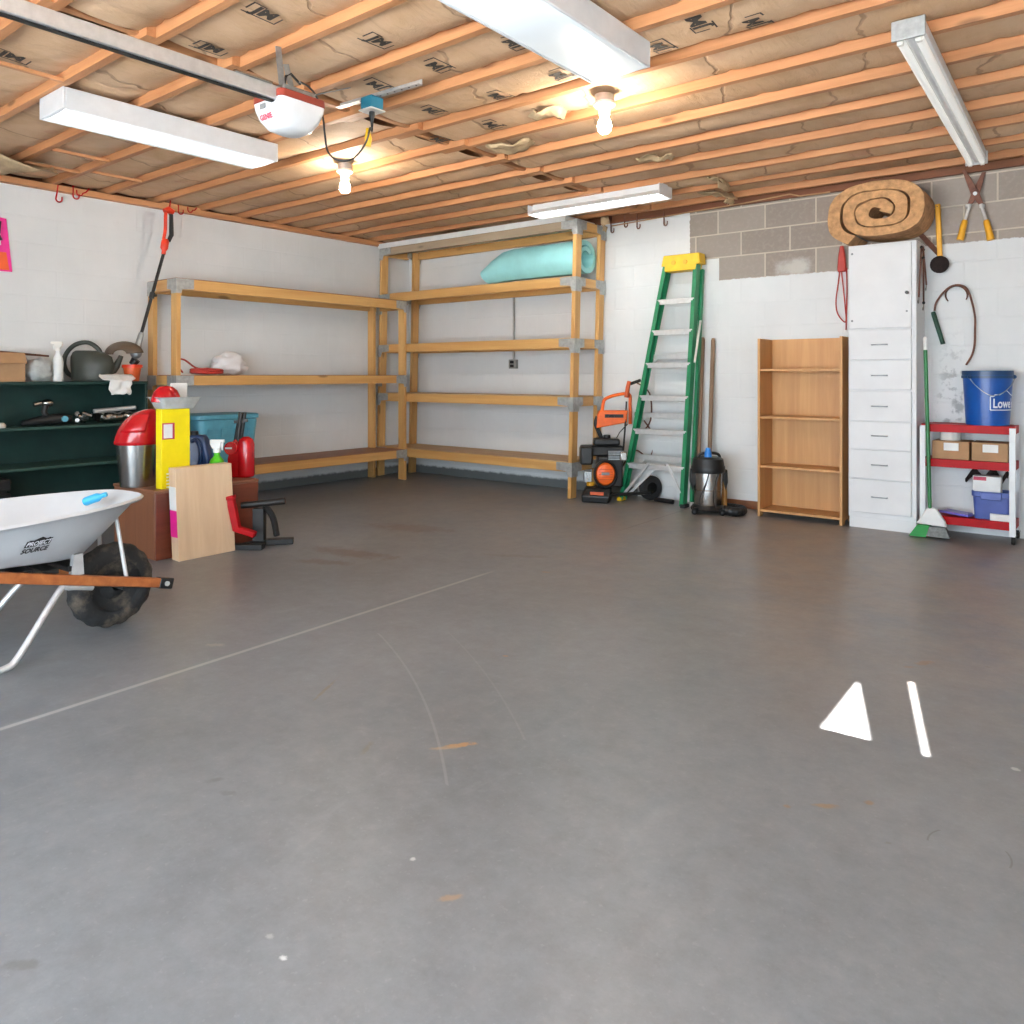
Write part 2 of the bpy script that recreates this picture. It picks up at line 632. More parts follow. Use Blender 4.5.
FLOOR_MARKS = [
    (350, 553, 0.42, 0.13, 0.2, '#5d4630', 0.6),
    (410, 528, 0.45, 0.16, 0.3, '#5d4630', 0.5),
    (325, 562, 0.25, 0.08, 0.4, '#5d4630', 0.55),
    (460, 745, 0.05, 0.014, 0.9, '#b4844e', 0.8),
    (445, 748, 0.05, 0.01, 0.8, '#a98c68', 0.6),
    (450, 898, 0.03, 0.01, 0.8, '#a98258', 0.5),
    (826, 806, 0.035, 0.012, 0.5, '#93714e', 0.75),
    (870, 803, 0.014, 0.012, 0, '#8f6a48', 0.7),
    (787, 806, 0.01, 0.008, 0, '#8f6a48', 0.6),
    (925, 663, 0.045, 0.02, 1.0, '#8a6547', 0.75),
    (909, 667, 0.03, 0.01, 0.6, '#8a6547', 0.5),
    (545, 572, 0.03, 0.012, 0.4, '#a2774c', 0.6),
    (505, 656, 0.012, 0.008, 0.4, '#b07a48', 0.6),
    (325, 690, 0.11, 0.007, 2.05, '#77684f', 0.6),
    (367, 748, 0.05, 0.01, 2.05, '#6f6858', 0.5),
    (215, 780, 0.03, 0.012, 1.0, '#5c5d5d', 0.5),
    (228, 793, 0.025, 0.012, 0.4, '#5c5d5d', 0.5),
    (22, 965, 0.04, 0.014, 0.7, '#5c5d5d', 0.6),
    (283, 958, 0.009, 0.007, 0.5, '#d5d7d8', 0.7),
    (270, 936, 0.010, 0.007, 0, '#a9abab', 0.5),
    (413, 859, 0.008, 0.008, 0, '#c5c7c8', 0.7),
    (1015, 769, 0.012, 0.010, 0, '#c9c9c9', 0.6),
    (888, 843, 0.012, 0.006, 0.6, '#6a6660', 0.6),
    (988, 667, 0.014, 0.008, 0.3, '#5b5550', 0.6),
    (215, 645, 0.05, 0.02, 0.6, '#a39a8c', 0.4),
    (520, 556, 0.3, 0.05, 0.5, '#5f574e', 0.4),
]
def arc3(p, q, r, w, c, st):
    p, q, r = [at(v[0], v[1], z=0) for v in (p, q, r)]
    ax, ay, bx_, by_, cx_, cy_ = p.x, p.y, q.x, q.y, r.x, r.y
    d = 2 * (ax * (by_ - cy_) + bx_ * (cy_ - ay) + cx_ * (ay - by_))
    ux = ((ax * ax + ay * ay) * (by_ - cy_) + (bx_ * bx_ + by_ * by_) * (cy_ - ay) + (cx_ * cx_ + cy_ * cy_) * (ay - by_)) / d
    uy = ((ax * ax + ay * ay) * (cx_ - bx_) + (bx_ * bx_ + by_ * by_) * (ax - cx_) + (cx_ * cx_ + cy_ * cy_) * (bx_ - ax)) / d
    return (ux, uy, math.hypot(ax - ux, ay - uy), w, c, st, min(ay, cy_), max(ay, cy_), min(ax, cx_) - 0.02, max(ax, cx_) + 0.02)
FLOOR_ARCS = [
    arc3((378, 633), (418, 688), (447, 785), 0.006, '#9a9c9d', 0.3),
    arc3((448, 632), (490, 680), (525, 740), 0.005, '#959697', 0.2),
    arc3((1010, 868), (975, 872), (940, 830), 0.003, '#57544f', 0.5),
]
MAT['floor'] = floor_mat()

def wall_mat(name, ax, bare):
    q = N(name)
    sx = q.n('ShaderNodeSeparateXYZ')
    q.l(q.co, sx.inputs[0])
    U, Z = sx.outputs[0 if ax == 'x' else 1], sx.outputs[2]
    cb = q.n('ShaderNodeCombineXYZ')
    q.l(q.math('ADD', U, -3.781 + 0.2045 + 0.409 * 40), cb.inputs[0])
    q.l(q.math('ADD', Z, -2.322 + 0.2 * 20), cb.inputs[1])
    br = q.n('ShaderNodeTexBrick')
    br.inputs['Scale'].default_value = 1.0
    br.inputs['Mortar Size'].default_value = 0.007
    br.inputs['Mortar Smooth'].default_value = 0.3
    br.inputs['Brick Width'].default_value = 0.409
    br.inputs['Row Height'].default_value = 0.2
    br.inputs['Bias'].default_value = 0.0
    br.inputs['Color1'].default_value = lin('#82766c')
    br.inputs['Color2'].default_value = lin('#8f847a')
    br.inputs['Mortar'].default_value = lin('#b9ab98')
    q.l(cb.outputs[0], br.inputs['Vector'])
    n1 = q.noise(1.6, 5, 0.6)
    n2 = q.noise(30, 4, 0.6)
    paint = q.ramp(n1, [(0.3, '#d6d7d5'), (0.7, '#e0e1df')])
    paint = q.mix(q.math('MULTIPLY', q.mrange(q.noise(5, 6, 0.75), 0.62, 0.78), 0.25), paint, '#a9a9a4')
    # brush drag, vertical streaks
    st = q.noise(1.0, 3, 0.5, q.mapping((22, 22, 1.2)))
    paint = q.mix(q.math('MULTIPLY', q.mrange(st, 0.55, 0.75), 0.16), paint, '#e9e9e5')
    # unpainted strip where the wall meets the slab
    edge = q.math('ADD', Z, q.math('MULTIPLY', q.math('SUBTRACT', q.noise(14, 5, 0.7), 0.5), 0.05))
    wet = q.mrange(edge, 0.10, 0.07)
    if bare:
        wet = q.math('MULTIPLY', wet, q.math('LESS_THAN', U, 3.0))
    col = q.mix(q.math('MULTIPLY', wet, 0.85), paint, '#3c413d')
    if bare:
        nz = q.math('MULTIPLY', q.math('SUBTRACT', q.noise(20, 4, 0.7), 0.5), 0.03)
        Un, Zn = q.math('ADD', U, nz), q.math('ADD', Z, nz)
        bnd = q.math('ADD', 1.925, q.math('MULTIPLY', q.math('GREATER_THAN', Un, 5.2), 0.13))
        m = q.mrange(q.math('SUBTRACT', Zn, bnd), -0.003, 0.004)
        m = q.math('MULTIPLY', m, q.math('GREATER_THAN', Un, 3.52))
        m = q.math('MULTIPLY', m, q.math('MAXIMUM', q.math('GREATER_THAN', U, 3.79), q.math('GREATER_THAN', Z, 2.115)))
        # smear of white paint on the bare blocks
        dx = q.math('MULTIPLY', q.math('SUBTRACT', U, 4.43), 6.0)
        dz = q.math('MULTIPLY', q.math('SUBTRACT', Z, 1.98), 10.0)
        d = q.math('ADD', q.math('SQRT', q.math('ADD', q.math('MULTIPLY', dx, dx), q.math('MULTIPLY', dz, dz))), q.math('MULTIPLY', q.math('SUBTRACT', q.noise(9, 5, 0.7), 0.5), 1.6))
        sm = q.math('MULTIPLY', q.mrange(d, 1.1, 0.3), 0.75)
        block = q.mix(q.math('MULTIPLY', q.mrange(n2, 0.45, 0.7), 0.3), br.outputs['Color'], '#a0958a')
        block = q.mix(sm, block, '#bdb8b0')
        col = q.mix(m, col, block)
        # dark paint overspray beside the tool cart
        dx = q.math('MULTIPLY', q.math('SUBTRACT', U, 5.56), 7.0)
        dz = q.math('MULTIPLY', q.math('SUBTRACT', Z, 0.9), 1.7)
        d = q.math('SQRT', q.math('ADD', q.math('MULTIPLY', dx, dx), q.math('MULTIPLY', dz, dz)))
        sp = q.math('MULTIPLY', q.mrange(d, 1.1, 0.3), q.mrange(q.noise(13, 4, 0.6), 0.5, 0.62))
        col = q.mix(q.math('MULTIPLY', sp, 0.5), col, '#4d4f50')
    q.color(col)
    q.rough(0.6)
    h = q.math('ADD', q.math('MULTIPLY', br.outputs['Fac'], -0.5), q.math('MULTIPLY', n2, 0.35))
    q.bump(h, 0.4, 0.008)
    return q.m
MAT['wall_back'] = wall_mat('painted_block_back', 'x', True)
MAT['wall_side'] = wall_mat('painted_block_side', 'y', False)

# ------------------------------------------------------------------ the room
RX, FY = 8.1, -7.7          # right wall, door wall
WH = 2.54                   # block wall height
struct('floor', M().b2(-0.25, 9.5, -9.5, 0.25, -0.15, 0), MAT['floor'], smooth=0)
struct('wall_left', M().b2(-0.2, 0, FY - 0.2, 0.2, 0, WH), MAT['wall_side'], smooth=0)
struct('wall_back', M().b2(0, RX + 0.2, 0, 0.2, 0, WH), MAT['wall_back'], smooth=0)
WY0, WY1, WZ0, WZ1 = -4.6, -2.6, 0.95, 2.0
struct('wall_right', M().b2(RX, RX + 0.2, FY - 0.2, -7.5, 0, 2.8).b2(RX, RX + 0.2, -7.5, -6.3, 2.1, 2.8).b2(RX, RX + 0.2, -6.3, WY0, 0, 2.8).b2(RX, RX + 0.2, WY1, 0, 0, 2.8).b2(RX, RX + 0.2, WY0, WY1, 0, WZ0).b2(RX, RX + 0.2, WY0, WY1, WZ1, 2.8), MAT['wall_side'], smooth=0)  # full-height gap toward the door wall is added to let light in
DX0, DX1, DZ = 2.6, 7.5, 2.15
struct('wall_front', M().b2(0, DX0, FY - 0.2, FY, 0, 2.8).b2(DX1, RX, FY - 0.2, FY, 0, 2.8).b2(DX0, DX1, FY - 0.2, FY, DZ, 2.8), MAT['wall_side'], smooth=0)
m = M()
for a in ((RX + 0.05, WY0, WZ0), ):
    m.b2(RX + 0.03, RX + 0.12, WY0, WY0 + 0.06, WZ0, WZ1).b2(RX + 0.03, RX + 0.12, WY1 - 0.06, WY1, WZ0, WZ1)
    m.b2(RX + 0.03, RX + 0.12, WY0 + 0.06, WY1 - 0.06, WZ0, WZ0 + 0.06).b2(RX + 0.03, RX + 0.12, WY0 + 0.06, WY1 - 0.06, WZ1 - 0.06, WZ1)
    m.b2(RX + 0.04, RX + 0.11, -4.20, -4.14, WZ0 + 0.06, WZ1 - 0.06)
struct('window_1', m, MAT['white_paint'])
struct('ceiling', M().b2(-0.2, RX + 0.2, FY - 0.2, 0.2, 2.80, 2.86), W['joist_x'], smooth=0)
ground = mat('outside_ground', '#bcc0c4', 0.9)
struct('floor_outside', M().b2(-30, 40, -50, -9.5, -0.2, -0.05).b2(9.5, 40, -9.5, 30, -0.2, -0.05), ground, smooth=0)

# sill plates and rim boards on top of the block walls
struct('trim_1', M().b2(-0.16, 0.06, FY, 0.0, WH, 2.585), W['joist_y'], smooth=0)
struct('trim_2', M().b2(0.06, RX, -0.035, 0.06, WH, 2.585), W['rim'], smooth=0)
struct('trim_3', M().b2(0.06, RX, -0.02, 0.03, 2.585, 2.80), W['rim'], smooth=0)
struct('trim_4', M().b2(-0.2, -0.12, FY, 0, 2.585, 2.80), W['rim'], smooth=0)
struct('baseboard_back', M().b2(3.66, 4.24, -0.018, 0, 0, 0.065), W['hardboard'], smooth=0)

# joists: two spans that lap and are blocked in the middle of the room
JB, JT, LAP = 2.585, 2.80, 3.1
JY = []
for k in range(19):
    y = -0.09 - 0.4085 * k
    if y - 0.04 < FY:
        break
    JY.append(y)
    w = 0.0
    struct('ceiling_joist', M().b2(LAP - 0.12, RX, y - 0.04, y, JB, JT), W['joist_x'], smooth=0)
    struct('ceiling_joist', M().b2(-0.12, LAP + 0.12, y - 0.082, y - 0.042, JB, JT), W['joist_x'], smooth=0)
for i in range(len(JY) - 1):
    y0, y1 = JY[i + 1], JY[i] - 0.082
    xo = LAP + (0.03 if i % 2 else -0.03)
    struct('joist_blocking', M().b2(xo - 0.02, xo + 0.02, y0, y1, JB + 0.025, JT), W['joist_y'], smooth=0)

def batt_z(x, y, y0, y1, seed, sag=1.0):
    v = (y - y0) / (y1 - y0)
    e = math.sin(PI * min(1, max(0, v)))
    n = noise.noise(Vector((x * 1.3, seed * 3.1, 0.0)))
    n2 = noise.noise(Vector((x * 5.0, y * 6.0, seed)))
    return 2.635 - 0.034 * sag * e ** 0.6 * (0.75 + 0.5 * n) + 0.006 * n2 * e

def batt(x0, x1, y0, y1, seed, sag=1.0):
    seams = []
    x = x0 + random.uniform(0.1, 0.4)
    while x < x1:
        seams.append((x, random.uniform(-0.16, 0.16)))
        x += random.uniform(0.38, 0.6)
    nu = int((x1 - x0) / 0.035)
    def fn(u, v):
        x = x0 + u * (x1 - x0)
        y = y0 + v * (y1 - y0)
        z = batt_z(x, y, y0, y1, seed, sag)
        for sx_, sl in seams:
            d = abs(x - sx_ - sl * (v - 0.5))
            if d < 0.05:
                z += 0.013 * (1 - d / 0.05) ** 2
        return (x, y, z)
    return M().grid(fn, nu, 10), fn

BAYS = []
for i in range(len(JY) - 1):
    y0, y1 = JY[i + 1] + 0.002, JY[i] - 0.042
    BAYS.append((y0, y1))
BATT = {}
for i, (y0, y1) in enumerate(BAYS):
    for side, (x0, x1) in enumerate(((0.02, LAP - 0.06), (LAP + 0.06, RX - 0.02))):
        yy0, yy1 = (y0 - 0.04, y1 - 0.04) if side == 0 else (y0, y1)
        sag = random.choice((0.8, 1.0, 1.25, 1.5))
        mm, fn = batt(x0, x1, yy0, yy1, i * 2 + side, sag)
        BATT[(i, side)] = (struct('insulation_batt', mm, MAT['kraft'], smooth=60, solid=0.0), yy0, yy1, i * 2 + side, sag)

# black maker's mark printed on the paper facing
MARKS = [(211, 48, 1), (265, 14, 1), (379, 38, 1), (437, 66, -1), (498, 93, -1), (432, 110, -1), (492, 124, -1), (439, 139, -1), (660, 45, -1), (514, 44, -1),
         (377, 85, -1), (755, 19, -1), (690, 14, -1), (560, 72, -1), (12, 58, 1)]
for px, py, s in MARKS:
    p = at(px, py, z=2.61)
    side = 0 if p.x < LAP else 1
    for i in range(len(BAYS)):
        b, y0, y1, sd, sag = BATT[(i, side)]
        if y0 <= p.y <= y1:
            yc = min(max(p.y, y0 + 0.10), y1 - 0.10)
            proj = lambda v: Vector((v.x, v.y, batt_z(v.x, v.y, y0, y1, sd, sag) - 0.004))
            m = M().text('JM', 0.095, (p.x, yc, 2.6), (0, s, 0), (s, 0, 0), 0.0, sx=1.0, bold=0.004, fn=proj)
            for (u0, u1, v0, v1) in ((-0.08, 0.08, -0.055, -0.047), (0.073, 0.081, -0.055, 0.014), (-0.081, -0.073, -0.02, 0.048), (-0.081, -0.02, 0.043, 0.05)):
                vs = [m.bm.verts.new(proj(Vector((p.x + s * vv, yc + s * uu, 0)))) for uu, vv in ((u0, v0), (u1, v0), (u1, v1), (u0, v1))]
                m.bm.faces.new(vs)
            o = obj('printed_mark', m, MAT['faded_ink'], b, smooth=0)
            o['kind'] = 'structure'

# thin wooden strips holding the paper up near the left wall
for (pa, pb) in (((0, 62), (56, 76)), ((52, 147), (96, 158)), ((20, 158), (64, 170)), ((110, 172), (140, 182)), ((150, 200), (185, 206))):
    a, b = at(*pa, z=2.6), at(*pb, z=2.6)
    x = (a.x + b.x) / 2
    for i, (y0, y1) in enumerate(BAYS):
        yc = (a.y + b.y) / 2
        if y0 - 0.04 <= yc <= y1 - 0.04:
            struct('trim_strip', M().b2(x - 0.012, x + 0.012, y0 - 0.04, y1 - 0.04, 2.582, 2.60), W['joist_y'], smooth=0)

# torn flaps of paper and wool hanging between the joists
def flap(name, label, pts, w, mat_, seed):
    """a curled strip of facing that follows pts"""
    random.seed(seed)
    rows = []
    P = [Vector(p) for p in pts]
    def fn(u, v):
        f = u * (len(P) - 1)
        i = min(int(f), len(P) - 2)
        p = P[i].lerp(P[i + 1], f - i)
        t = (P[min(i + 1, len(P) - 1)] - P[i]).normalized()
        side = t.cross(Vector((0, 0, 1)))
        side = side.normalized() if side.length > 1e-3 else Vector((1, 0, 0))
        n = noise.noise(Vector((u * 4, v * 3, seed)))
        q = p + side * (v - 0.5) * w * (0.7 + 0.5 * math.sin(PI * u)) + Vector((0, 0, 0.035 * n + 0.012 * noise.noise(Vector((u * 11, v * 9, seed + 5)))))
        return q
    o = obj(name, M().grid(fn, 14, 8), mat_, smooth=60, solid=0.006)
    return tag(o, label, 'insulation', 'torn insulation flaps')
p = at(8, 160, z=2.58)
flap('insulation_flap', 'bulging torn paper insulation flap hanging near the left wall plate', [p + Vector((0.1, -0.5, 0.02)), p + Vector((0, -0.2, -0.03)), p + Vector((0, 0.0, -0.08)), p + Vector((-0.05, 0.12, -0.05)), p + Vector((-0.1, 0.15, 0.05))], 0.4, MAT['tear'], 3)
p = at(725, 193, z=2.575)
flap('insulation_flap', 'curled tan paper flap hanging above the grey block wall', [p + Vector((-0.25, 0.03, 0.05)), p + Vector((-0.1, 0, 0.0)), p, p + Vector((0.06, -0.02, -0.06)), p + Vector((0.02, -0.02, -0.09))], 0.16, MAT['tear'], 4)
p = at(722, 180, z=2.575)
flap('insulation_flap', 'second curled paper flap behind the one above the grey block wall', [p + Vector((-0.2, 0.0, 0.05)), p + Vector((-0.06, 0, 0.02)), p + Vector((0.02, 0, -0.02)), p + Vector((0.0, 0, -0.07))], 0.2, MAT['tear'], 5)
p = at(605, 220, z=2.55)
flap('insulation_flap', 'short drooping wool scrap above the tall shelf corner', [p + Vector((-0.05, 0.05, 0.06)), p + Vector((0, 0, 0.02)), p + Vector((0.01, -0.01, -0.06)), p + Vector((0.0, -0.01, -0.10))], 0.07, MAT['tear'], 6)
p = at(510, 146, z=2.595)
flap('insulation_flap', 'tan torn wool tuft by the ceiling blocking, left of the right bulb', [p + Vector((-0.16, -0.06, 0.03)), p + Vector((-0.06, 0, -0.01)), p + Vector((0.04, 0.04, -0.01)), p + Vector((0.13, 0.07, 0.03))], 0.17, MAT['tear'], 8)
p = at(550, 112, z=2.60)
flap('insulation_flap', 'tan paper edge curling out just left of the right bulb', [p + Vector((-0.16, -0.03, 0.03)), p + Vector((-0.05, 0, -0.01)), p + Vector((0.05, 0.0, -0.015)), p + Vector((0.12, 0.01, 0.03))], 0.14, MAT['tear'], 9)
p = at(650, 160, z=2.595)
flap('insulation_flap', 'tan scrap of wool caught on a joist right of the bulb', [p + Vector((-0.1, 0, 0.03)), p, p + Vector((0.1, 0.03, 0.0)), p + Vector((0.16, 0.05, 0.03))], 0.12, MAT['tear'], 11)
# cable stapled along the top of the back wall
pts = [at(px, py, y=-0.045) for px, py in ((612, 226), (690, 212), (745, 203), (790, 194), (800, 196), (830, 192))]
tag(obj('cable', M().tube(pts, 0.006, 6), MAT['card']), 'thin tan cable sagging along the top of the back wall', 'cable')

# ------------------------------------------------------------------ ceiling lamps
def emis(name, c, s, base='#ffffff'):
    return mat(name, base, 0.4, var=0, emit=c, es=s)
E_PANEL = emis('lit_diffuser', '#f2f7fb', L_PANEL, '#9aa4a8')
E_PANEL_B = emis('lit_diffuser_near', '#f2f7fb', L_PANEL_B, '#9aa4a8')
E_TUBE = emis('tube_added_glow', '#f4f6f5', L_TUBE, '#e0e2e2')  # these tubes are unlit; glow added to brighten the back of the room
E_TUBE_OFF = emis('unlit_tube_glow', '#f4f2ea', 0.22, '#e6e6e2')  # tubes are off; faint glow added so they come out whiter
E_BULB = emis('lit_bulb', '#fff3e2', L_BULB)

def wrap_lamp(label, x0, x1, y0, y1, em):
    t = thing('ceiling_light', label, 'light', ((x0 + x1) / 2, (y0 + y1) / 2, 2.47), group='wraparound ceiling lights')
    m = M().b2(x0, x1, y0, y0 + 0.012, 2.47, 2.583).b2(x0, x1, y1 - 0.012, y1, 2.47, 2.583)
    m.b2(x0, x0 + 0.012, y0 + 0.012, y1 - 0.012, 2.47, 2.583).b2(x1 - 0.012, x1, y0 + 0.012, y1 - 0.012, 2.47, 2.583)
    m.b2(x0 + 0.012, x1 - 0.012, y0 + 0.012, y1 - 0.012, 2.57, 2.583)
    obj('housing', m, MAT['white_metal'], t, bevel=0.004)
    m = M()
    nx = 14
    rings = []
    for i in range(nx + 1):
        f = i / nx
        x = x0 + 0.014 + f * (x1 - x0 - 0.028)
        z = 2.476 - 0.012 * math.sin(PI * f) ** 0.5 if 0 < f < 1 else 2.476
        rings.append([(x, y0 + 0.014, z), (x, y1 - 0.014, z)])
    m.loft(rings, cap=(False, False), closed=False)
    obj('diffuser', m, em, t, smooth=60, solid=0.003)
    return t
wrap_lamp('white boxed ceiling light to the left of the garage door opener', 2.01, 2.31, -4.645, -3.375, E_PANEL)
wrap_lamp('large white boxed ceiling light nearest the camera at top centre', 4.58, 4.89, -4.51, -3.25, E_PANEL_B)

t = thing('strip_light', 'short white fluorescent strip light above the tall wooden shelf', 'light', (3.12, -0.9, 2.49))
m = M().b2(2.5, 3.745, -0.94, -0.86, 2.53, 2.5855)
prof = [(-0.04, 0.04), (-0.105, -0.0), (-0.105, -0.012), (-0.035, 0.032)]
m.prism([(a, b) for a, b in prof], (2.5, -0.9, 2.50), (0, 1, 0), (0, 0, 1), (1.245, 0, 0))
m.prism([(-a, b) for a, b in prof][::-1], (2.5, -0.9, 2.50), (0, 1, 0), (0, 0, 1), (1.245, 0, 0))
obj('reflector', m, MAT['white_metal'], t)
for x in (2.494, 3.745):
    obj('end_cap', M().b2(x, x + 0.006, -1.006, -0.794, 2.487, 2.575), MAT['white_metal'], t, bevel=0.002)
for y in (-0.93, -0.87):
    obj('tube', M().cyl((2.51, y, 2.515), (3.735, y, 2.515), 0.013, n=12), E_TUBE, t)

pa_, pb_ = Vector((5.826, -2.772, 0)), Vector((5.752, -0.40, 0))
rz_ = math.atan2(pb_.y - pa_.y, pb_.x - pa_.x) - PI / 2
LD = (pb_ - pa_).length
t = thing('strip_light', 'long bare-tube strip light at upper right pointing at the hanging shears', 'light', (pa_.x, pa_.y, 2.49), rz_)
m = M().b2(-0.056, 0.056, 0.0, LD, 0.045, 0.0955)
m.prism([(-0.022, 0), (0.022, 0), (0.010, -0.024), (-0.010, -0.024)], (0.0, 0.02, 0.045), (1, 0, 0), (0, 0, 1), (0, LD - 0.04, 0))
obj('channel', m, MAT['white_metal'], t, local=True, bevel=0.003)
obj('end_cap', M().b2(-0.064, 0.064, -0.016, -0.0005, 0.012, 0.096), MAT['bracket'], t, local=True, bevel=0.004)
obj('end_cap', M().b2(-0.064, 0.064, LD + 0.0005, LD + 0.016, 0.012, 0.096), MAT['white_metal'], t, local=True, bevel=0.004)
for x in (-0.034, 0.036):
    obj('tube', M().cyl((x, 0.03, 0.02), (x, LD - 0.03, 0.02), 0.0165, n=12), E_TUBE_OFF, t, local=True)
    for y in (0.018, LD - 0.018):
        obj('socket', M().b2(x - 0.012, x + 0.012, y - 0.012, y + 0.012, 0.0, 0.0445), MAT['porcelain'], t, local=True, bevel=0.003)

def bulb_lamp(label, p):
    t = thing('bulb_lamp', label, 'light', p, group='bare ceiling bulbs')
    x, y, z = p
    obj('junction_box', M().lathe([(0, 0.06), (0.052, 0.06), (0.052, 0.02), (0, 0.02)], 16, p), MAT['galv'], t)
    obj('lamp_holder', M().lathe([(0, 0.02), (0.057, 0.02), (0.057, 0.005), (0.035, -0.012), (0.028, -0.045), (0, -0.045)], 24, p), MAT['porcelain'], t)
    obj('bulb', M().lathe([(0.014, -0.046), (0.018, -0.056), (0.031, -0.075), (0.038, -0.10), (0.034, -0.125), (0.02, -0.14), (0, -0.145)], 20, p), E_BULB, t, smooth=80)
bulb_lamp('lit bare bulb hanging below the opener cord loop, left of the two bulbs', (2.262, -2.80, 2.525))
bulb_lamp('lit bare bulb under the far end of the large ceiling light, right of the two', (4.375, -2.80, 2.53))

# ------------------------------------------------------------------ garage door opener
t = thing('garage_door_opener', 'white and maroon garage door opener hanging under the joists on its rail', 'opener', (3.50, -4.13, 2.21))
def rrect(cx, cy, lx, ly, z, r, n=5):
    pts = []
    for (sx, sy, a0) in ((1, 1, 0), (-1, 1, 90), (-1, -1, 180), (1, -1, 270)):
        for i in range(n):
            a = math.radians(a0 + 90 * i / (n - 1))
            pts.append((cx + sx * (lx / 2 - r) + r * math.cos(a), cy + sy * (ly / 2 - r) + r * math.sin(a), z))
    return pts
ox, oy = 3.49, -4.13
rings = [rrect(ox, oy, lx, ly, z, r) for lx, ly, z, r in ((0.10, 0.12, 2.232, 0.045), (0.16, 0.175, 2.246, 0.055), (0.205, 0.22, 2.285, 0.045), (0.225, 0.245, 2.335, 0.03), (0.227, 0.247, 2.358, 0.025))]
obj('light_cover', M().loft(rings), MAT['white_metal'], t, smooth=50)
rings = [rrect(ox, oy, 0.231, 0.251, z, 0.026) for z in (2.3585, 2.393)]
obj('top_shell', M().loft(rings), mat('maroon_plastic', '#8e3a2c', 0.4), t, bevel=0.004)
m = M()
def opfn(p):
    f = (p.z - 2.246) / (2.335 - 2.246)
    yb = (oy - 0.0875) + f * (-0.035) - 0.012 * math.sin(PI * min(1, max(0, f)))
    return Vector((p.x, yb - 0.004, p.z))
m.text('GENIE', 0.028, (ox - 0.01, oy - 0.15, 2.285), (1, 0, 0), (0, 0, 1), 0.0, sx=1.15, bold=0.001, fn=opfn)
obj('name_print', m, MAT['red_ink'], t, smooth=0)
obj('button_panel', M().b2(ox - 0.045, ox - 0.005, oy - 0.128, oy - 0.1245, 2.324, 2.346), MAT['grey_p'], t)
m = M().b2(ox - 0.08, ox + 0.08, oy - 0.09, oy + 0.09, 2.3935, 2.43)
obj('motor', m, MAT['galv'], t, bevel=0.01)
m = M()
m.b2(3.512, 3.568, -7.6, oy - 0.08, 2.345, 2.405)
obj('rail', m, MAT['alu'], t, bevel=0.003)
obj('chain', M().b2(3.528, 3.552, -7.6, oy - 0.08, 2.338, 2.3445), MAT['dark_metal'], t)
m = M().b2(3.50, 3.58, -4.46, -4.28, 2.4045, 2.412)
for yy in (-4.44, -4.38, -4.30):
    m.cyl((3.54, yy, 2.412), (3.54, yy, 2.424), 0.009, n=6)
obj('rail_clamp', m, MAT['steel'], t)
# hanger angles up to the joists
m = M()
a0, a1 = Vector((3.56, -4.05, 2.42)), at(348, 88, z=2.58)
m.beam(a0, a1, 0.03, 0.004)
m.beam(Vector((3.42, -4.05, 2.42)), Vector((3.42, -4.10, 2.585)), 0.03, 0.004, up=(1, 0, 0))
m.beam(Vector((3.56, -4.22, 2.42)), Vector((3.56, -4.24, 2.585)), 0.03, 0.004, up=(1, 0, 0))
obj('hanger_bracket', m, MAT['galv'], t)
a, b = at(338, 108, z=2.57), at(420, 84, z=2.57)
m = M().beam(a, b, 0.034, 0.003).beam(a + Vector((0, 0.0155, 0.0155)), b + Vector((0, 0.0155, 0.0155)), 0.003, 0.028)
obj('cross_angle', m, MAT['alu'], t)
for i in range(12):
    p = a.lerp(b, (i + 0.5) / 12)
    obj('bolt_hole', M().cyl(p + Vector((0, 0, -0.0025)), p + Vector((0, 0, -0.0017)), 0.005, n=8), MAT['dark_metal'], t)
# white wires looping on the left
pts = [at(px, py, z=2.45) for px, py in ((256, 86), (266, 80), (276, 88), (284, 98), (290, 94), (297, 92))]
obj('wire', M().tube(pts, 0.004, 6), MAT['porcelain'], t)
pts = [at(px, py, z=2.47) for px, py in ((283, 92), (286, 76), (291, 74), (300, 84))]
obj('wire', M().tube(pts, 0.006, 6), MAT['black'], t)

t = thing('outlet_box', 'blue ceiling outlet box with a pale cover plate beside the opener', 'outlet', at(372, 106, z=2.5))
p = at(372, 104, z=2.535)
obj('box', M().box(p, (0.085, 0.085, 0.065)), MAT['blue_outlet'], t, bevel=0.006)
obj('cover_plate', M().box(p + Vector((0, 0, -0.037)), (0.10, 0.10, 0.008)), MAT['porcelain'], t, bevel=0.003)
pq = p + Vector((0.0, 0, -0.0415))
t2 = thing('power_cord', 'black opener power cord looping down from the outlet, tied with a yellow tag', 'cord', pq)
o_ = at(318, 92, z=2.42)
loop = [at(300, 82, z=2.45), at(310, 88, z=2.46), at(318, 100, z=2.43), at(323, 118, z=2.38), at(325, 136, z=2.33), at(328, 152, z=2.28), at(337, 160, z=2.255), at(350, 160, z=2.25), at(360, 152, z=2.27), at(367, 140, z=2.31), at(370, 128, z=2.38)]
def smooth_pts(pts, n=6):
    out = []
    P = [Vector(p) for p in pts]
    for i in range(len(P) - 1):
        p0, p1, p2, p3 = P[max(i - 1, 0)], P[i], P[i + 1], P[min(i + 2, len(P) - 1)]
        for k in range(n):
            u = k / n
            out.append(0.5 * ((2 * p1) + (p2 - p0) * u + (2 * p0 - 5 * p1 + 4 * p2 - p3) * u * u + (3 * p1 - p0 - 3 * p2 + p3) * u ** 3))
    out.append(P[-1])
    return out
end = pq + Vector((0, 0, -0.06))
obj('cord', M().tube(smooth_pts(loop + [pq + Vector((0, 0, -0.1)), pq + Vector((0, 0, -0.05))], 5), 0.005, 7), MAT['cable'], t2)
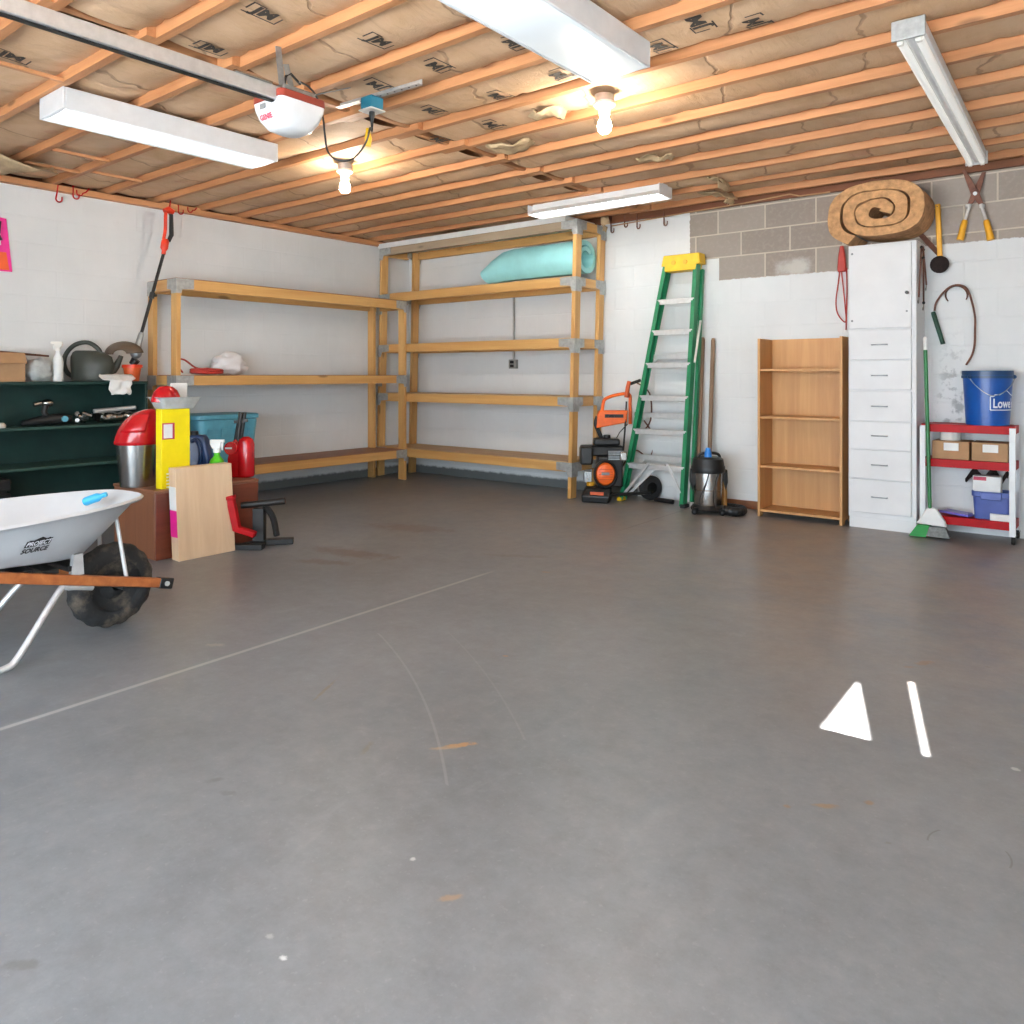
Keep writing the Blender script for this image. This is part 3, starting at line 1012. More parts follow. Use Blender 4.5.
obj('plug', M().lathe([(0, 0), (0.015, 0), (0.016, -0.02), (0.009, -0.045), (0.006, -0.08), (0, -0.08)], 12, pq), MAT['black'], t2)
q = at(368, 138, z=2.36)
obj('yellow_tag', M().tube([q + Vector((0, 0, 0.05)), q + Vector((0.004, 0, 0.0)), q + Vector((0, 0, -0.045))], [0.012, 0.024, 0.02], 6, flat=0.5), MAT['yellow_p'], t2)

# ------------------------------------------------------------------ hooks screwed into the plates
def hook(label, top, low, r=0.022, direction=(0, 1, 0), group='utility hooks', m_=None):
    top, low = Vector(top), Vector(low)
    d = Vector(direction).normalized()
    pts = [top, top.lerp(low, 0.5) + Vector((0, 0, 0))]
    c = low + Vector((0, 0, r)) + d * r
    for i in range(9):
        a = PI + PI * i / 8
        pts.append(c + d * r * math.cos(a) + Vector((0, 0, r * math.sin(a))))
    pts.append(c + d * r + Vector((0, 0, r * 0.9)))
    o = obj('utility_hook', M().tube(pts, 0.006, 6), m_ or MAT['red_paint'], smooth=60)
    return tag(o, label, 'hook', group)
hook('red utility hook at the far left of the left wall plate', (0.058, -3.80, 2.585), (0.058, -3.815, 2.455))
hook('second red hook from the left on the left wall plate', (0.058, -3.69, 2.60), (0.058, -3.69, 2.50))
hook('red hook by a joist, third from the left on the left wall', (0.058, -3.57, 2.60), (0.058, -3.62, 2.53), direction=(0, -1, 0))
hook('red hook from which the grass trimmer hangs', (0.22, -2.985, 2.59), (0.22, -3.0, 2.46), direction=(1, 0, 0))
hook('red hook just right of the hanging grass trimmer', (0.058, -2.83, 2.60), (0.058, -2.83, 2.52))
hook('red hook second to the right of the hanging grass trimmer', (0.058, -2.66, 2.60), (0.058, -2.70, 2.55), direction=(0, -1, 0))
hook('dark hook near the far end of the left wall plate', at(405, 240, x=0.06), at(411, 247, x=0.06), m_=MAT['rust'])
for i, (px, y0, y1, s) in enumerate(((611, 215, 233, 1), (624.5, 215, 227.5, 1), (637, 214, 229, 1), (664, 211, 226, 1))):
    lab = ['rusty hook nearest the tall shelf on the back wall plate', 'second rusty hook from the tall shelf on the back wall plate',
           'third rusty hook from the tall shelf on the back wall plate', 'rusty hook left of the grey blocks, farthest from the tall shelf'][i]
    hook(lab, at(px, y0, y=-0.034) , at(px, y1, y=-0.034), 0.02, (1, -0.3, 0), 'utility hooks', MAT['rust'])

# ------------------------------------------------------------------ timber shelving
def bracket(m, c, lx, lz, post, thick=0.003):
    pass

def left_unit():
    t = thing('shelving_unit', 'long three-level wooden shelving unit against the left wall', 'shelving unit', (0.27, -1.8, 0))
    Y0, Y1, X0, X1 = -3.085, -0.53, 0.03, 0.505
    levels = [(1.905, 0.095), (1.115, 0.086), (0.325, 0.09)]
    for (x, y) in ((X0 + 0.045, Y0 + 0.019), (X1 - 0.045, Y0 + 0.019), (X0 + 0.045, Y1 - 0.11), (X1 - 0.045, Y1 - 0.019)):
        obj('post', M().b2(x - 0.0445, x + 0.0445, y - 0.019, y + 0.019, 0, 1.90), W['pine_z'], t, bevel=0.003)
    for k, (zt, h) in enumerate(levels):
        z0, z1 = zt - h, zt - 0.006
        obj('rail', M().b2(X1 - 0.038, X1 + 0.001, Y0 + 0.039, Y1 - 0.039, z0, z1), W['pine_y'], t, bevel=0.002)
        obj('rail', M().b2(X0, X0 + 0.038, Y0 + 0.039, Y1 - 0.039, z0, z1), W['pine_y'], t, bevel=0.002)
        for y in (Y0, Y1 - 0.038):
            obj('end_rail', M().b2(X0 + 0.09, X1 - 0.09, y - 0.001, y + 0.039, z0, z1), W['pine_x'], t, bevel=0.002)
        obj('shelf_board', M().b2(X0 + 0.002, X1 + 0.004, Y0 - 0.002 + (0.04 if k else 0), Y1 + 0.002 - (0.04 if k else 0), zt - 0.0055, zt), W['hardboard'], t)
        for y, s in ((Y0, 1), (Y1, -1)):
            m = M()
            m.prism([(0, 0), (0.15, 0), (0.15, -0.08), (0.05, -0.088), (0.04, -0.12), (0, -0.12)], (X1 + 0.0015, y - 0.002 * s, zt - 0.004), (0, s, 0), (0, 0, 1), (0.003, 0, 0))
            for x, sx in ((X1 + 0.0045, -1), (X0 - 0.0045, 1)):
                if sx > 0:
                    obj('corner_bracket', m, MAT['bracket'], t, smooth=0)
                    m = M()
                m.prism([(0, 0), (0.15, 0), (0.15, -0.08), (0.09, -0.088), (0.088, -0.12), (0, -0.12)], (x, y - 0.004 * s, zt - 0.004), (sx, 0, 0), (0, 0, 1), (0, 0.003 * s, 0))
            obj('corner_bracket', m, MAT['bracket'], t, smooth=0)
    return t
left_unit()

def back_unit():
    t = thing('shelving_unit', 'tall five-level wooden shelving unit in the back corner of the garage', 'shelving unit', (1.3, -0.25, 0))
    X0, X1, Y0, Y1 = 0.01, 2.64, -0.518, -0.03
    K = 0.026
    levels = [(2.515, 0.09), (2.005, 0.092), (1.45, 0.09), (0.92, 0.09), (0.33, 0.09)]
    for xb in (X0 + 0.019, X1 - 0.019 - 0.03):
        for y in (Y0 + 0.0445, Y1 - 0.0445):
            m = M()
            if xb < 1 and y > -0.2:
                xb += 0.09
            m.loft([[(xb + K * z + sx * 0.019, y + sy * 0.0445, z) for sx, sy in ((-1, -1), (1, -1), (1, 1), (-1, 1))] for z in (0, 2.5)])
            obj('post', m, W['pine_z'], t, bevel=0.003)
    for k, (zt, h) in enumerate(levels):
        dx = K * zt
        a, b = X0 + dx, X1 - 0.03 + dx
        z0, z1 = zt - h, zt - 0.008
        wf = W['grey_x'] if k == 0 else W['pine_x']
        obj('rail', M().b2(a + 0.045, b - 0.045, Y0 - 0.001, Y0 + 0.037, z0, z1), wf, t, bevel=0.002)
        obj('rail', M().b2(a + 0.135, b - 0.045, Y1 - 0.037, Y1 + 0.001, z0, z1), W['pine_x'], t, bevel=0.002)
        for x in (a, b - 0.038):
            obj('end_rail', M().b2(x - 0.001, x + 0.039, Y0 + 0.093, Y1 - 0.093, z0, z1), W['pine_y'], t, bevel=0.002)
        if k:
            obj('shelf_board', M().b2(a + 0.045, b - 0.045, Y0 + 0.001, Y1 - 0.001, zt - 0.0075, zt), W['hardboard_back'], t)
        else:
            obj('shelf_board', M().b2(a - 0.03, b - 0.12, Y0 - 0.006, Y1 - 0.001, zt - 0.0075, zt + 0.045), MAT['paper'], t, label='thick white board on the top level')
        for x, s in ((a, 1), (b, -1)):
            for y, sy in ((Y0 - 0.0045, 1), (Y1 + 0.0045, -1)):
                if s > 0 and sy < 0:
                    x = x + 0.09
                m = M()
                m.prism([(0, 0), (0.17, 0), (0.17, -0.07), (0.06, -0.08), (0.042, -0.13), (0, -0.13)], (x - 0.003 * s, y, zt - 0.006), (s, 0, 0), (0, 0, 1), (0, 0.003 * sy, 0))
                m.prism([(0, 0), (0.16, 0), (0.16, -0.075), (0.093, -0.085), (0.093, -0.13), (0, -0.13)], (x - 0.006 * s, y, zt - 0.006), (0, sy, 0), (0, 0, 1), (0.004 * s, 0, 0))
                obj('corner_bracket', m, MAT['bracket'], t, smooth=0)
                x = a if s > 0 else b
    return t
back_unit()

# rolled foam mat on the second level
a, b = Vector((1.50, -0.275, 2.155)), Vector((2.62, -0.275, 2.175))
t = thing('foam_mat_roll', 'rolled pale turquoise foam mat lying on the tall shelf under its top board', 'foam roll', (2.0, -0.24, 2.01))
def spiral(u):
    ang = 2 * PI * (0.1 + 1.55 * u)
    r = 0.085 + 0.085 * u
    return ang, r
rings = []
n = 60
prof_o, prof_i = [], []
for i in range(n + 1):
    ang, r = spiral(i / n)
    prof_o.append((math.cos(ang), math.sin(ang), r + 0.022))
    prof_i.append((math.cos(ang), math.sin(ang), r - 0.022))
sec = prof_o + prof_i[::-1]
NL = 10
for k in range(NL + 1):
    f = k / NL
    c = a.lerp(b, f)
    # the far-left end sags flat and tapers
    flat = 1.0 - 0.5 * max(0, 1 - f * 4) ** 1.5
    c = Vector((c.x, c.y, 2.007 + 0.186 * flat))
    rings.append([(c.x + (0.05 * (1 - f) * (-q[1])), c.y + q[0] * q[2] * (1.0 + (1 - flat) * 0.15), c.z + q[1] * q[2] * flat * 0.97) for q in sec])
obj('mat_sheet', M().loft(rings), MAT['teal'], t, smooth=50)

# outlet with its conduit on the back wall
t = thing('wall_outlet', 'grey surface outlet box with a conduit on the back wall between the shelves', 'outlet', (1.56, -0.02, 1.2))
obj('box', M().b2(1.515, 1.605, -0.05, 0, 1.18, 1.275), MAT['conduit'], t, bevel=0.005)
m = M()
for z in (1.207, 1.248):
    m.b2(1.535, 1.585, -0.054, -0.0505, z - 0.014, z + 0.014)
obj('receptacle', m, MAT['dark_metal'], t, bevel=0.003)
obj('conduit', M().cyl((1.56, -0.02, 1.275), (1.56, -0.02, 2.0), 0.011, n=10), MAT['conduit'], t)

# ------------------------------------------------------------------ dark green shelf along the left wall and what stands on it
t = thing('green_shelf', 'low dark green open shelf unit against the left wall', 'shelf', (0.2, -4.2, 0))
GX, GY0, GY1, GZ = 0.40, -5.4, -3.265, 1.066
obj('top_board', M().b2(0.005, GX, GY0, GY1, GZ - 0.022, GZ), MAT['dark_green'], t, bevel=0.003)
obj('back_panel', M().b2(0.005, 0.015, GY0 + 0.02, GY1 - 0.02, 0, GZ - 0.022), MAT['dark_green'], t)
obj('side_panel', M().b2(0.016, GX - 0.005, GY1 - 0.022, GY1 - 0.002, 0, GZ - 0.022), MAT['dark_green'], t, bevel=0.002)
obj('side_panel', M().b2(0.016, GX - 0.005, GY0, GY0 + 0.02, 0, GZ - 0.022), MAT['dark_green'], t, bevel=0.002)
for z in (0.74, 0.452, 0.10):
    obj('shelf_board', M().b2(0.016, GX - 0.006, GY0 + 0.021, GY1 - 0.023, z - 0.02, z), MAT['green_edge'], t, bevel=0.002)

def rz_box(loc, rz):
    return Matrix.Rotation(rz, 4, 'Z')

# cardboard box with rods
p = Vector((0.2, -4.235, GZ))
t = thing('cardboard_box', 'open tan cardboard box at the left end of the green shelf top', 'box', p)
m = M()
w, d, h = 0.24, 0.22, 0.20
m.b2(p.x - d / 2, p.x + d / 2, p.y - w / 2, p.y + w / 2, GZ, GZ + 0.006)
for (x0, x1, y0, y1) in ((-d / 2, -d / 2 + 0.006, -w / 2, w / 2), (d / 2 - 0.006, d / 2, -w / 2, w / 2), (-d / 2 + 0.006, d / 2 - 0.006, -w / 2, -w / 2 + 0.006), (-d / 2 + 0.006, d / 2 - 0.006, w / 2 - 0.006, w / 2)):
    m.b2(p.x + x0, p.x + x1, p.y + y0, p.y + y1, GZ + 0.006, GZ + h)
obj('carton', m, MAT['card'], t)
obj('flap', M().box(p + Vector((d / 2 + 0.025, 0, h - 0.03)), (0.004, w - 0.01, 0.09), Matrix.Rotation(-0.55, 3, 'Y')), MAT['card'], t)
tag(obj('metal_rod', M().tube([(0.28, -4.42, GZ + 0.216), (0.25, -4.25, GZ + 0.216), (0.2, -3.92, GZ + 0.192)], 0.007, 6).tube([(0.12, -4.40, GZ + 0.208), (0.16, -4.2, GZ + 0.208), (0.15, -3.9, GZ + 0.19)], 0.006, 6), MAT['rust']), 'thin dark bent rods lying across the tan cardboard box', 'rod')

# milky plastic bag
def bag(name, label, c, r, sx, sy, sz, mat_, seed, cat='bag'):
    m = M()
    c = Vector(c)
    def fn(u, v):
        a, b = 2 * PI * u, PI * v
        d = Vector((math.sin(b) * math.cos(a), math.sin(b) * math.sin(a), -math.cos(b)))
        k = 1 + 0.28 * noise.noise(d * 2.2 + Vector((seed, 0, 0))) + 0.14 * noise.noise(d * 6 + Vector((0, seed, 0)))
        q = Vector((d.x * r * sx * k, d.y * r * sy * k, d.z * r * sz * k))
        q.z = max(q.z, -r * sz * 0.8)
        return c + q + Vector((0, 0, r * sz * 0.8 + 0.002))
    m.grid(fn, 30, 18)
    bmesh.ops.remove_doubles(m.bm, verts=m.bm.verts, dist=0.0005)
    return tag(obj(name, m, mat_, smooth=50), label, cat)
bag('plastic_bag', 'milky plastic bag of small items between the cardboard box and the white spray bottle', (0.22, -3.995, GZ), 0.09, 0.9, 0.98, 1.05, MAT['haze_bag'], 2.0)
# spray bottle
def spray_bottle(name, label, p, h, r, body, head, rz, headlen=0.06, shoulder=0.62):
    t = thing(name, label, 'bottle', p, rz)
    hb = h * shoulder
    m = M().lathe([(0, 0), (r * 0.95, 0), (r, 0.01), (r, hb * 0.7), (r * 0.85, hb * 0.85), (r * 0.4, hb), (r * 0.38, hb + 0.02), (0, hb + 0.02)], 20, (0, 0, 0))
    obj('bottle_body', m, body, t, local=True, smooth=45)
    z = hb + 0.0205
    obj('collar', M().cyl((0, 0, z), (0, 0, z + 0.025), r * 0.5, n=14), head, t, local=True)
    z += 0.025
    m = M().prism([(-r * 0.55, z), (r * 0.45, z), (r * 0.6, h - 0.018), (headlen, h - 0.02), (headlen, h), (-r * 0.9, h), (-r * 0.9, h - 0.03)], (0, -0.012, 0), (1, 0, 0), (0, 0, 1), (0, 0.024, 0))
    obj('trigger_head', m, head, t, local=True, bevel=0.003)
    m = M().prism([(r * 0.55, h - 0.022), (r * 0.9, h - 0.022), (r * 0.8, h - 0.07), (r * 0.65, h - 0.07)], (0, -0.006, 0), (1, 0, 0), (0, 0, 1), (0, 0.012, 0))
    obj('trigger', m, head, t, local=True, bevel=0.002)
    return t
spray_bottle('spray_bottle', 'white spray bottle with dark printed nozzle standing on the green shelf', (0.24, -3.87, GZ), 0.30, 0.037, MAT['paper'], MAT['porcelain'], YAW + PI, 0.05, 0.70)
p = Vector((0.24, -3.87, GZ))

# watering can (local frame: X to the picture's right)
p = Vector((0.18, -3.66, GZ + 0.001))
t = thing('watering_can', 'dark olive plastic watering can with a big loop handle on the green shelf', 'watering can', p, YAW + 0.15)
m = M()
rings = []
for z, lx, ly, ox_ in ((0, 0.27, 0.16, 0.05), (0.03, 0.29, 0.175, 0.055), (0.12, 0.31, 0.18, 0.06), (0.19, 0.29, 0.16, 0.05), (0.225, 0.22, 0.12, 0.03), (0.238, 0.14, 0.09, 0.01)):
    rings.append([(ox_ + lx / 2 * math.cos(a) * (1.05 if math.cos(a) > 0 else 1), ly / 2 * math.sin(a), z) for a in [2 * PI * i / 24 for i in range(24)]])
m.loft(rings)
obj('body', m, MAT['watering'], t, local=True, smooth=60)
hp = smooth_pts([(-0.055, 0, 0.03), (-0.115, 0, 0.06), (-0.145, 0, 0.14), (-0.125, 0, 0.22), (-0.06, 0, 0.285), (0.03, 0, 0.30), (0.10, 0, 0.255), (0.125, 0, 0.20), (0.12, 0, 0.15)], 4)
obj('handle', M().tube(hp, 0.017, 10), MAT['watering'], t, local=True, smooth=60)
obj('spout', M().tube([(0.18, 0.03, 0.06), (0.22, 0.05, 0.12), (0.24, 0.06, 0.17), (0.25, 0.065, 0.20)], [0.035, 0.028, 0.02, 0.018], 12), MAT['watering'], t, local=True, smooth=60)

# grass trimmer leaning from the hook down to the shelf
TX = 0.3
T0, T1 = at(168, 212, x=TX), at(164, 252, x=TX)
T2, T3 = at(141, 335, x=TX), at(136, 352, x=TX)
t = thing('grass_trimmer', 'red and black grass trimmer hanging from a ceiling hook at the left wall', 'trimmer', T3)
obj('shaft', M().cyl(T1, T2, 0.013, n=12), MAT['dark_metal'], t)
ax = (T0 - T2).normalized()
sd = Vector((0.0, 1, 0)) - ax * ax.y
sd.normalize()
m = M()
m.tube(smooth_pts([T1 + ax * -0.02, T1 + ax * 0.03 + sd * -0.005, T1 + ax * 0.11 + sd * -0.01], 3), [0.018] * 3 + [0.032] * 3 + [0.022], 10, flat=0.8)
m.tube(smooth_pts([T1 + ax * 0.10 + sd * -0.025, T1 + ax * 0.19 + sd * -0.03, T0 + ax * -0.02 + sd * -0.015, T0 + ax * 0.02 + sd * 0.0], 4), 0.014, 8)
m.tube([T0 + ax * -0.005 + sd * -0.03, T0 + ax * 0.02 + sd * 0.0, T0 + ax * 0.015 + sd * 0.045], [0.022, 0.03, 0.02], 10)
obj('motor_grip', m, MAT['red_orange'], t, smooth=60)
obj('rear_handle', M().tube([T1 + ax * 0.10 + sd * 0.018, T1 + ax * 0.16 + sd * 0.03, T0 + ax * -0.01 + sd * 0.03], [0.016, 0.019, 0.016], 10), MAT['black'], t, smooth=60)
g = T1.lerp(T2, 0.53)
obj('shaft_clamp', M().cyl(g - ax * 0.025, g + ax * 0.025, 0.021, n=12).sphere(g + Vector((0.02, 0.02, 0)), 0.012), MAT['black'], t)
obj('gear_head', M().tube([T2 + ax * 0.02, T2, T2.lerp(T3, 0.5), T3], [0.018, 0.022, 0.024, 0.04], 12).sphere(T3 + Vector((0, 0, -0.01)), 0.045), MAT['galv'], t)
gc = at(121, 352, x=TX)
m = M()
def gfn(u, v):
    a = PI * (0.05 + 0.95 * u)
    r = 0.04 + 0.075 * v
    q = gc + Vector((0.02 * math.sin(PI * v), 0, 0)) + Vector((CA, SA, 0)) * (math.cos(a) * r * 1.35) + Vector((0, 0, 1)) * (math.sin(a) * r * 0.9 - 0.02) + Vector((SA, -CA, 0)) * (-0.07 * v + 0.02)
    return q
m.grid(gfn, 20, 6)
obj('guard', m, MAT['brown_guard'], t, smooth=60, solid=0.008)
obj('string_spool', M().cyl(T3 + Vector((0, 0, -0.06)), T3 + Vector((-0.02, -0.02, -0.10)), 0.035, 0.028, 16), MAT['black'], t)

# orange planter pot beneath the trimmer head
p = Vector((0.27, -3.33, GZ))
t = thing('plastic_pot', 'orange-red plastic pot at the right end of the green shelf under the trimmer head', 'pot', p)
obj('pot_body', M().lathe([(0, 0), (0.05, 0), (0.066, 0.105), (0.066, 0.11), (0.058, 0.11), (0.046, 0.01), (0, 0.01)], 24, p), MAT['terracotta'], t, smooth=45)
obj('rim', M().lathe([(0.066, 0.107), (0.076, 0.107), (0.076, 0.132), (0.06, 0.132), (0.0592, 0.112)], 24, p), MAT['red_orange'], t, smooth=30)

# plastic sack hanging over the shelf edge
def rag_fn(u, v):
    a = (u - 0.5) * 0.24
    s = v * 0.22
    x0 = 0.345
    if s < 0.09:
        q = Vector((x0 + s * 0.9, -3.50 + a, GZ + 0.055 - s * 0.5))
    else:
        q = Vector((x0 + 0.081 + 0.01, -3.50 + a * 0.7, GZ + 0.01 - (s - 0.09) * 0.85))
    n = noise.noise(Vector((u * 3, v * 4, 1.7)))
    return q + Vector((0.012 + 0.02 * n, 0.02 * n, 0.012 * noise.noise(Vector((u * 5, v * 5, 7)))))
t = obj('plastic_wrapper', M().grid(rag_fn, 14, 14), MAT['paper'], smooth=60, solid=0.004)
tag(t, 'crumpled white plastic wrapper draped over the edge of the green shelf', 'wrapper')
obj('blue_print', M().box((0.424, -3.475, GZ - 0.012), (0.004, 0.05, 0.02), Matrix.Rotation(0.5, 3, 'X')), MAT['light_blue'], t)

# second level of the green shelf
t = thing('cordless_tool', 'black cordless tool with metal fittings on the middle green shelf', 'tool', (0.25, -3.99, 0.742))
p = Vector((0.25, -3.99, 0.742))
obj('tool_body', M().tube([p + Vector((0, -0.13, 0.02)), p + Vector((0, -0.02, 0.035)), p + Vector((0.02, 0.10, 0.045)), p + Vector((0, 0.2, 0.04))], [0.018, 0.033, 0.042, 0.03], 12), MAT['black'], t, smooth=60)
obj('grip', M().tube([p + Vector((0, 0.05, 0.05)), p + Vector((0, 0.02, 0.10)), p + Vector((0, 0.03, 0.15))], [0.022, 0.02, 0.026], 10), MAT['dark_metal'], t, smooth=60)
obj('chuck', M().sphere(p + Vector((0, 0.045, 0.165)), 0.032, 1.2, 1.4, 0.9).cyl(p + Vector((0, 0.0, 0.165)), p + Vector((0, -0.05, 0.155)), 0.018), MAT['steel'], t)
obj('green_knob', M().cyl(p + Vector((0.05, 0.14, 0.045)), p + Vector((0.07, 0.14, 0.045)), 0.022, n=14), MAT['tote'], t)
t = thing('pipe_fittings', 'pile of chrome hose fittings beside the black tool on the middle green shelf', 'fittings', (0.26, -3.72, 0.74))
m = M()
random.seed(12)
for i in range(9):
    c = Vector((0.24 + random.uniform(-0.05, 0.08), -3.70 + random.uniform(-0.04, 0.04), 0.772 + 0.02 * (i % 3)))
    d = Vector((random.uniform(-1, 1), random.uniform(-1, 1), random.uniform(-0.2, 0.3))).normalized()
    m.cyl(c - d * 0.035, c + d * 0.035, random.uniform(0.012, 0.022), n=10)
obj('fitting_pile', m, MAT['steel'], t)
t = thing('metal_tube', 'long shiny metal tube lying along the middle green shelf', 'tube', (0.3, -3.5, 0.74))
obj('tube_body', M().cyl((0.28, -3.63, 0.835), (0.28, -3.31, 0.855), 0.017, n=14), MAT['alu'], t)
t = thing('foil_sheet', 'crumpled foil bundle under the shiny tube on the middle green shelf', 'foil', (0.25, -3.52, 0.74))
def foil_fn(u, v):
    n = noise.noise(Vector((u * 7, v * 5, 3.0)))
    a = 2 * PI * v
    r = 0.05 + 0.02 * n
    return Vector((0.29 + r * math.cos(a) * 1.3, -3.61 + 0.30 * u, 0.742 + max(0, 0.045 + r * math.sin(a) * 0.75)))
obj('foil_wrap', M().grid(foil_fn, 24, 18), MAT['steel'], t, smooth=40)
t = thing('white_lid', 'indistinct white lid with a brown knob at the left end of the middle green shelf', 'saucer', (0.28, -4.27, 0.74))  # indistinct white thing with a brown knob, shaped as a lid
obj('cap', M().lathe([(0, 0), (0.07, 0), (0.07, 0.02), (0.055, 0.035), (0, 0.035)], 24, (0.28, -4.30, 0.7405)), MAT['porcelain'], t, bevel=0.003)
obj('knob', M().lathe([(0, 0), (0.02, 0), (0.024, 0.05), (0, 0.055)], 14, (0.28, -4.30, 0.7757)), MAT['rust'], t)
q = at(29, 484, x=0.28)
t = thing('lime_dish', 'lime green dish behind the wheelbarrow tray on the lowest green shelf', 'dish', (0.28, q.y, 0.10))
obj('dish_body', M().lathe([(0, 0), (0.08, 0), (0.115, 0.035), (0.11, 0.036), (0.078, 0.006), (0, 0.006)], 26, (0.28, q.y, 0.102)), MAT['lime'], t, smooth=40)
q = at(4, 482, x=0.25) - Vector((0, 0.07, 0))
t = thing('black_crate', 'black plastic crate at the lower left, seen above the wheelbarrow tray', 'crate', (0.25, q.y - 0.1, 0.10))
m = M()
for z0 in (0.10, 0.2, 0.3):
    m.b2(0.12, 0.385, q.y - 0.3, q.y + 0.07, z0 + 0.001, z0 + 0.08)
m.b2(0.14, 0.36, q.y - 0.28, q.y + 0.05, 0.181, 0.37)
obj('crate_body', m, MAT['black'], t, bevel=0.006)

# pink and red pack hung on the left wall
p0, p1 = at(0, 218, x=0.01), at(12, 272, x=0.01)
t = thing('hanging_pack', 'pink and red packaged tool hung on the left wall at the picture edge', 'package', (0.01, p0.y - 0.1, p1.z))
ya, yb = p0.y - 0.24, p1.y
yt = at(6, 218, x=0.01).y
m = M().prism([(ya, p1.z), (yb, p1.z), (yt, p0.z), (ya, p0.z + 0.03)], (0.004, 0, 0), (0, 1, 0), (0, 0, 1), (0.012, 0, 0))
obj('backing_card', m, MAT['pink'], t)
zm = p1.z + (p0.z - p1.z) * 0.36
m = M().prism([(ya + 0.02, p1.z + 0.01), (yb - 0.02, p1.z + 0.01), (yb - 0.04, zm), (ya + 0.02, zm)], (0.0165, 0, 0), (0, 1, 0), (0, 0, 1), (0.002, 0, 0))
obj('orange_print', m, MAT['orange_ink'], t)
m = M().prism([(ya + 0.02, zm + 0.05), (yt - 0.035, zm + 0.05), (yt - 0.045, p0.z - 0.02), (ya + 0.02, p0.z - 0.02)], (0.0165, 0, 0), (0, 1, 0), (0, 0, 1), (0.003, 0, 0))
obj('window', m, MAT['paper'], t)
obj('tool_head', M().tube([(0.04, yt - 0.055, p0.z - 0.03), (0.04, yt - 0.06, zm + 0.12), (0.04, yt - 0.05, zm + 0.08)], [0.016, 0.012, 0.02], 10), MAT['dark_metal'], t)

# items on the middle level of the long left unit
LZ = 1.115
t = thing('extension_cord', 'coiled dull red extension cord on the middle board of the left shelving', 'cord', (0.36, -2.75, LZ))
pts = []
for i in range(150):
    a = 2 * PI * i / 25
    k = i / 150
    pts.append((0.40 + (0.075 + 0.012 * math.sin(a * 0.37)) * math.cos(a), -2.76 + 0.15 * math.sin(a) * (1 + 0.1 * math.sin(i)), LZ + 0.0165 + 0.032 * k + 0.006 * math.sin(a * 1.7)))
pts += smooth_pts([pts[-1], (0.3, -2.80, LZ + 0.06), (0.28, -2.90, LZ + 0.13), (0.28, -2.98, LZ + 0.12), (0.3, -2.92, LZ + 0.02)], 6)
obj('coil', M().tube(pts, 0.008, 6), MAT['dull_red'], t, smooth=70)
bag('plastic_bag', 'crumpled white bag with red print on the middle board of the left shelving', (0.20, -2.43, LZ), 0.115, 0.85, 1.45, 0.95, MAT['white_bag'], 5.0)
random.seed(4)

# teal storage tote on the bottom board
p = Vector((0.30, -2.60, 0.327))
t = thing('storage_tote', 'large teal plastic storage tote on the bottom board of the left shelving', 'tote', p)
def tote(p, L, Wd, H, taper=0.82):
    m = M()
    rings = [rrect(p.x, p.y, Wd * taper, L * taper, p.z, 0.05), rrect(p.x, p.y, Wd * 0.95, L * 0.95, p.z + H * 0.86, 0.06), rrect(p.x, p.y, Wd * 0.95, L * 0.95, p.z + H * 0.9, 0.06)]
    rings += [rrect(p.x, p.y, Wd * 0.92, L * 0.92, p.z + H * 0.9, 0.06), rrect(p.x, p.y, Wd * taper - 0.02, L * taper - 0.02, p.z + 0.01, 0.05)]
    m.loft(rings)
    return m
m = tote(p, 0.60, 0.42, 0.45)
for k in range(4):
    yy = p.y - 0.19 + 0.127 * k
    m.prism([(0, 0), (0.04, 0), (0.045, 0.27), (-0.005, 0.27)], (p.x + 0.178, yy - 0.02, p.z + 0.06), (0, 1, 0), (0.07, 0, 1), (0.01, 0, 0))
obj('tub', m, MAT['tote'], t, smooth=40)
m = M()
rings = [rrect(p.x, p.y, 0.42 * 1.0, 0.60, p.z + z, 0.065) for z in (0.41, 0.445)] + [rrect(p.x, p.y, 0.42 * 0.93, 0.60 * 0.95, p.z + 0.452, 0.06)]
m.loft(rings)
obj('lid', m, MAT['tote'], t, bevel=0.004, smooth=40)

# ------------------------------------------------------------------ brown chest and the things on and by it
BX0, BX1, BY0, BY1, BZ = 1.44, 1.965, -4.0, -3.30, 0.42
t = thing('wooden_chest', 'brown wooden chest on the floor behind the pale plank panel', 'chest', (1.7, -3.68, 0))
obj('carcass', M().b2(BX0, BX1 - 0.001, BY0, BY1, 0, BZ - 0.02), W['chest_x'], t, bevel=0.004)
obj('front_panel', M().b2(BX1, BX1 + 0.012, BY0 + 0.002, BY1, 0.0, BZ - 0.02), W['chest_y'], t, bevel=0.003)
obj('lid', M().b2(BX0 - 0.004, BX1 + 0.014, BY0 - 0.006, BY1 + 0.004, BZ - 0.0195, BZ), W['chest_x'], t, bevel=0.004)

# pale wooden panel leaning on the chest
t = thing('plank_panel', 'pale pine panel with a white and pink edge label leaning on the brown chest', 'panel', (2.06, -3.72, 0))
lean = 0.045
pa = [(2.005, -3.905), (2.075, -3.885), (2.075, -3.545), (2.005, -3.545)]
PY0, PY1 = -3.922, -3.548
def pl(m, x0, x1, y0, y1, z0, z1):
    r = [[(x0 - lean * z / 0.55, y0, z), (x1 - lean * z / 0.55, y0, z), (x1 - lean * z / 0.55, y1, z), (x0 - lean * z / 0.55, y1, z)] for z in (z0, z1)]
    return m.loft(r)
obj('panel_board', pl(M(), 2.024, 2.104, PY0, PY1, 0.0, 0.553), W['slab'], t, bevel=0.003)
obj('edge_label', pl(M(), 2.026, 2.102, PY0 - 0.0025, PY0 - 0.0005, 0.30, 0.44), MAT['paper'], t, smooth=0)
obj('edge_label', pl(M(), 2.026, 2.102, PY0 - 0.0025, PY0 - 0.0005, 0.14, 0.298), MAT['pink'], t, smooth=0)

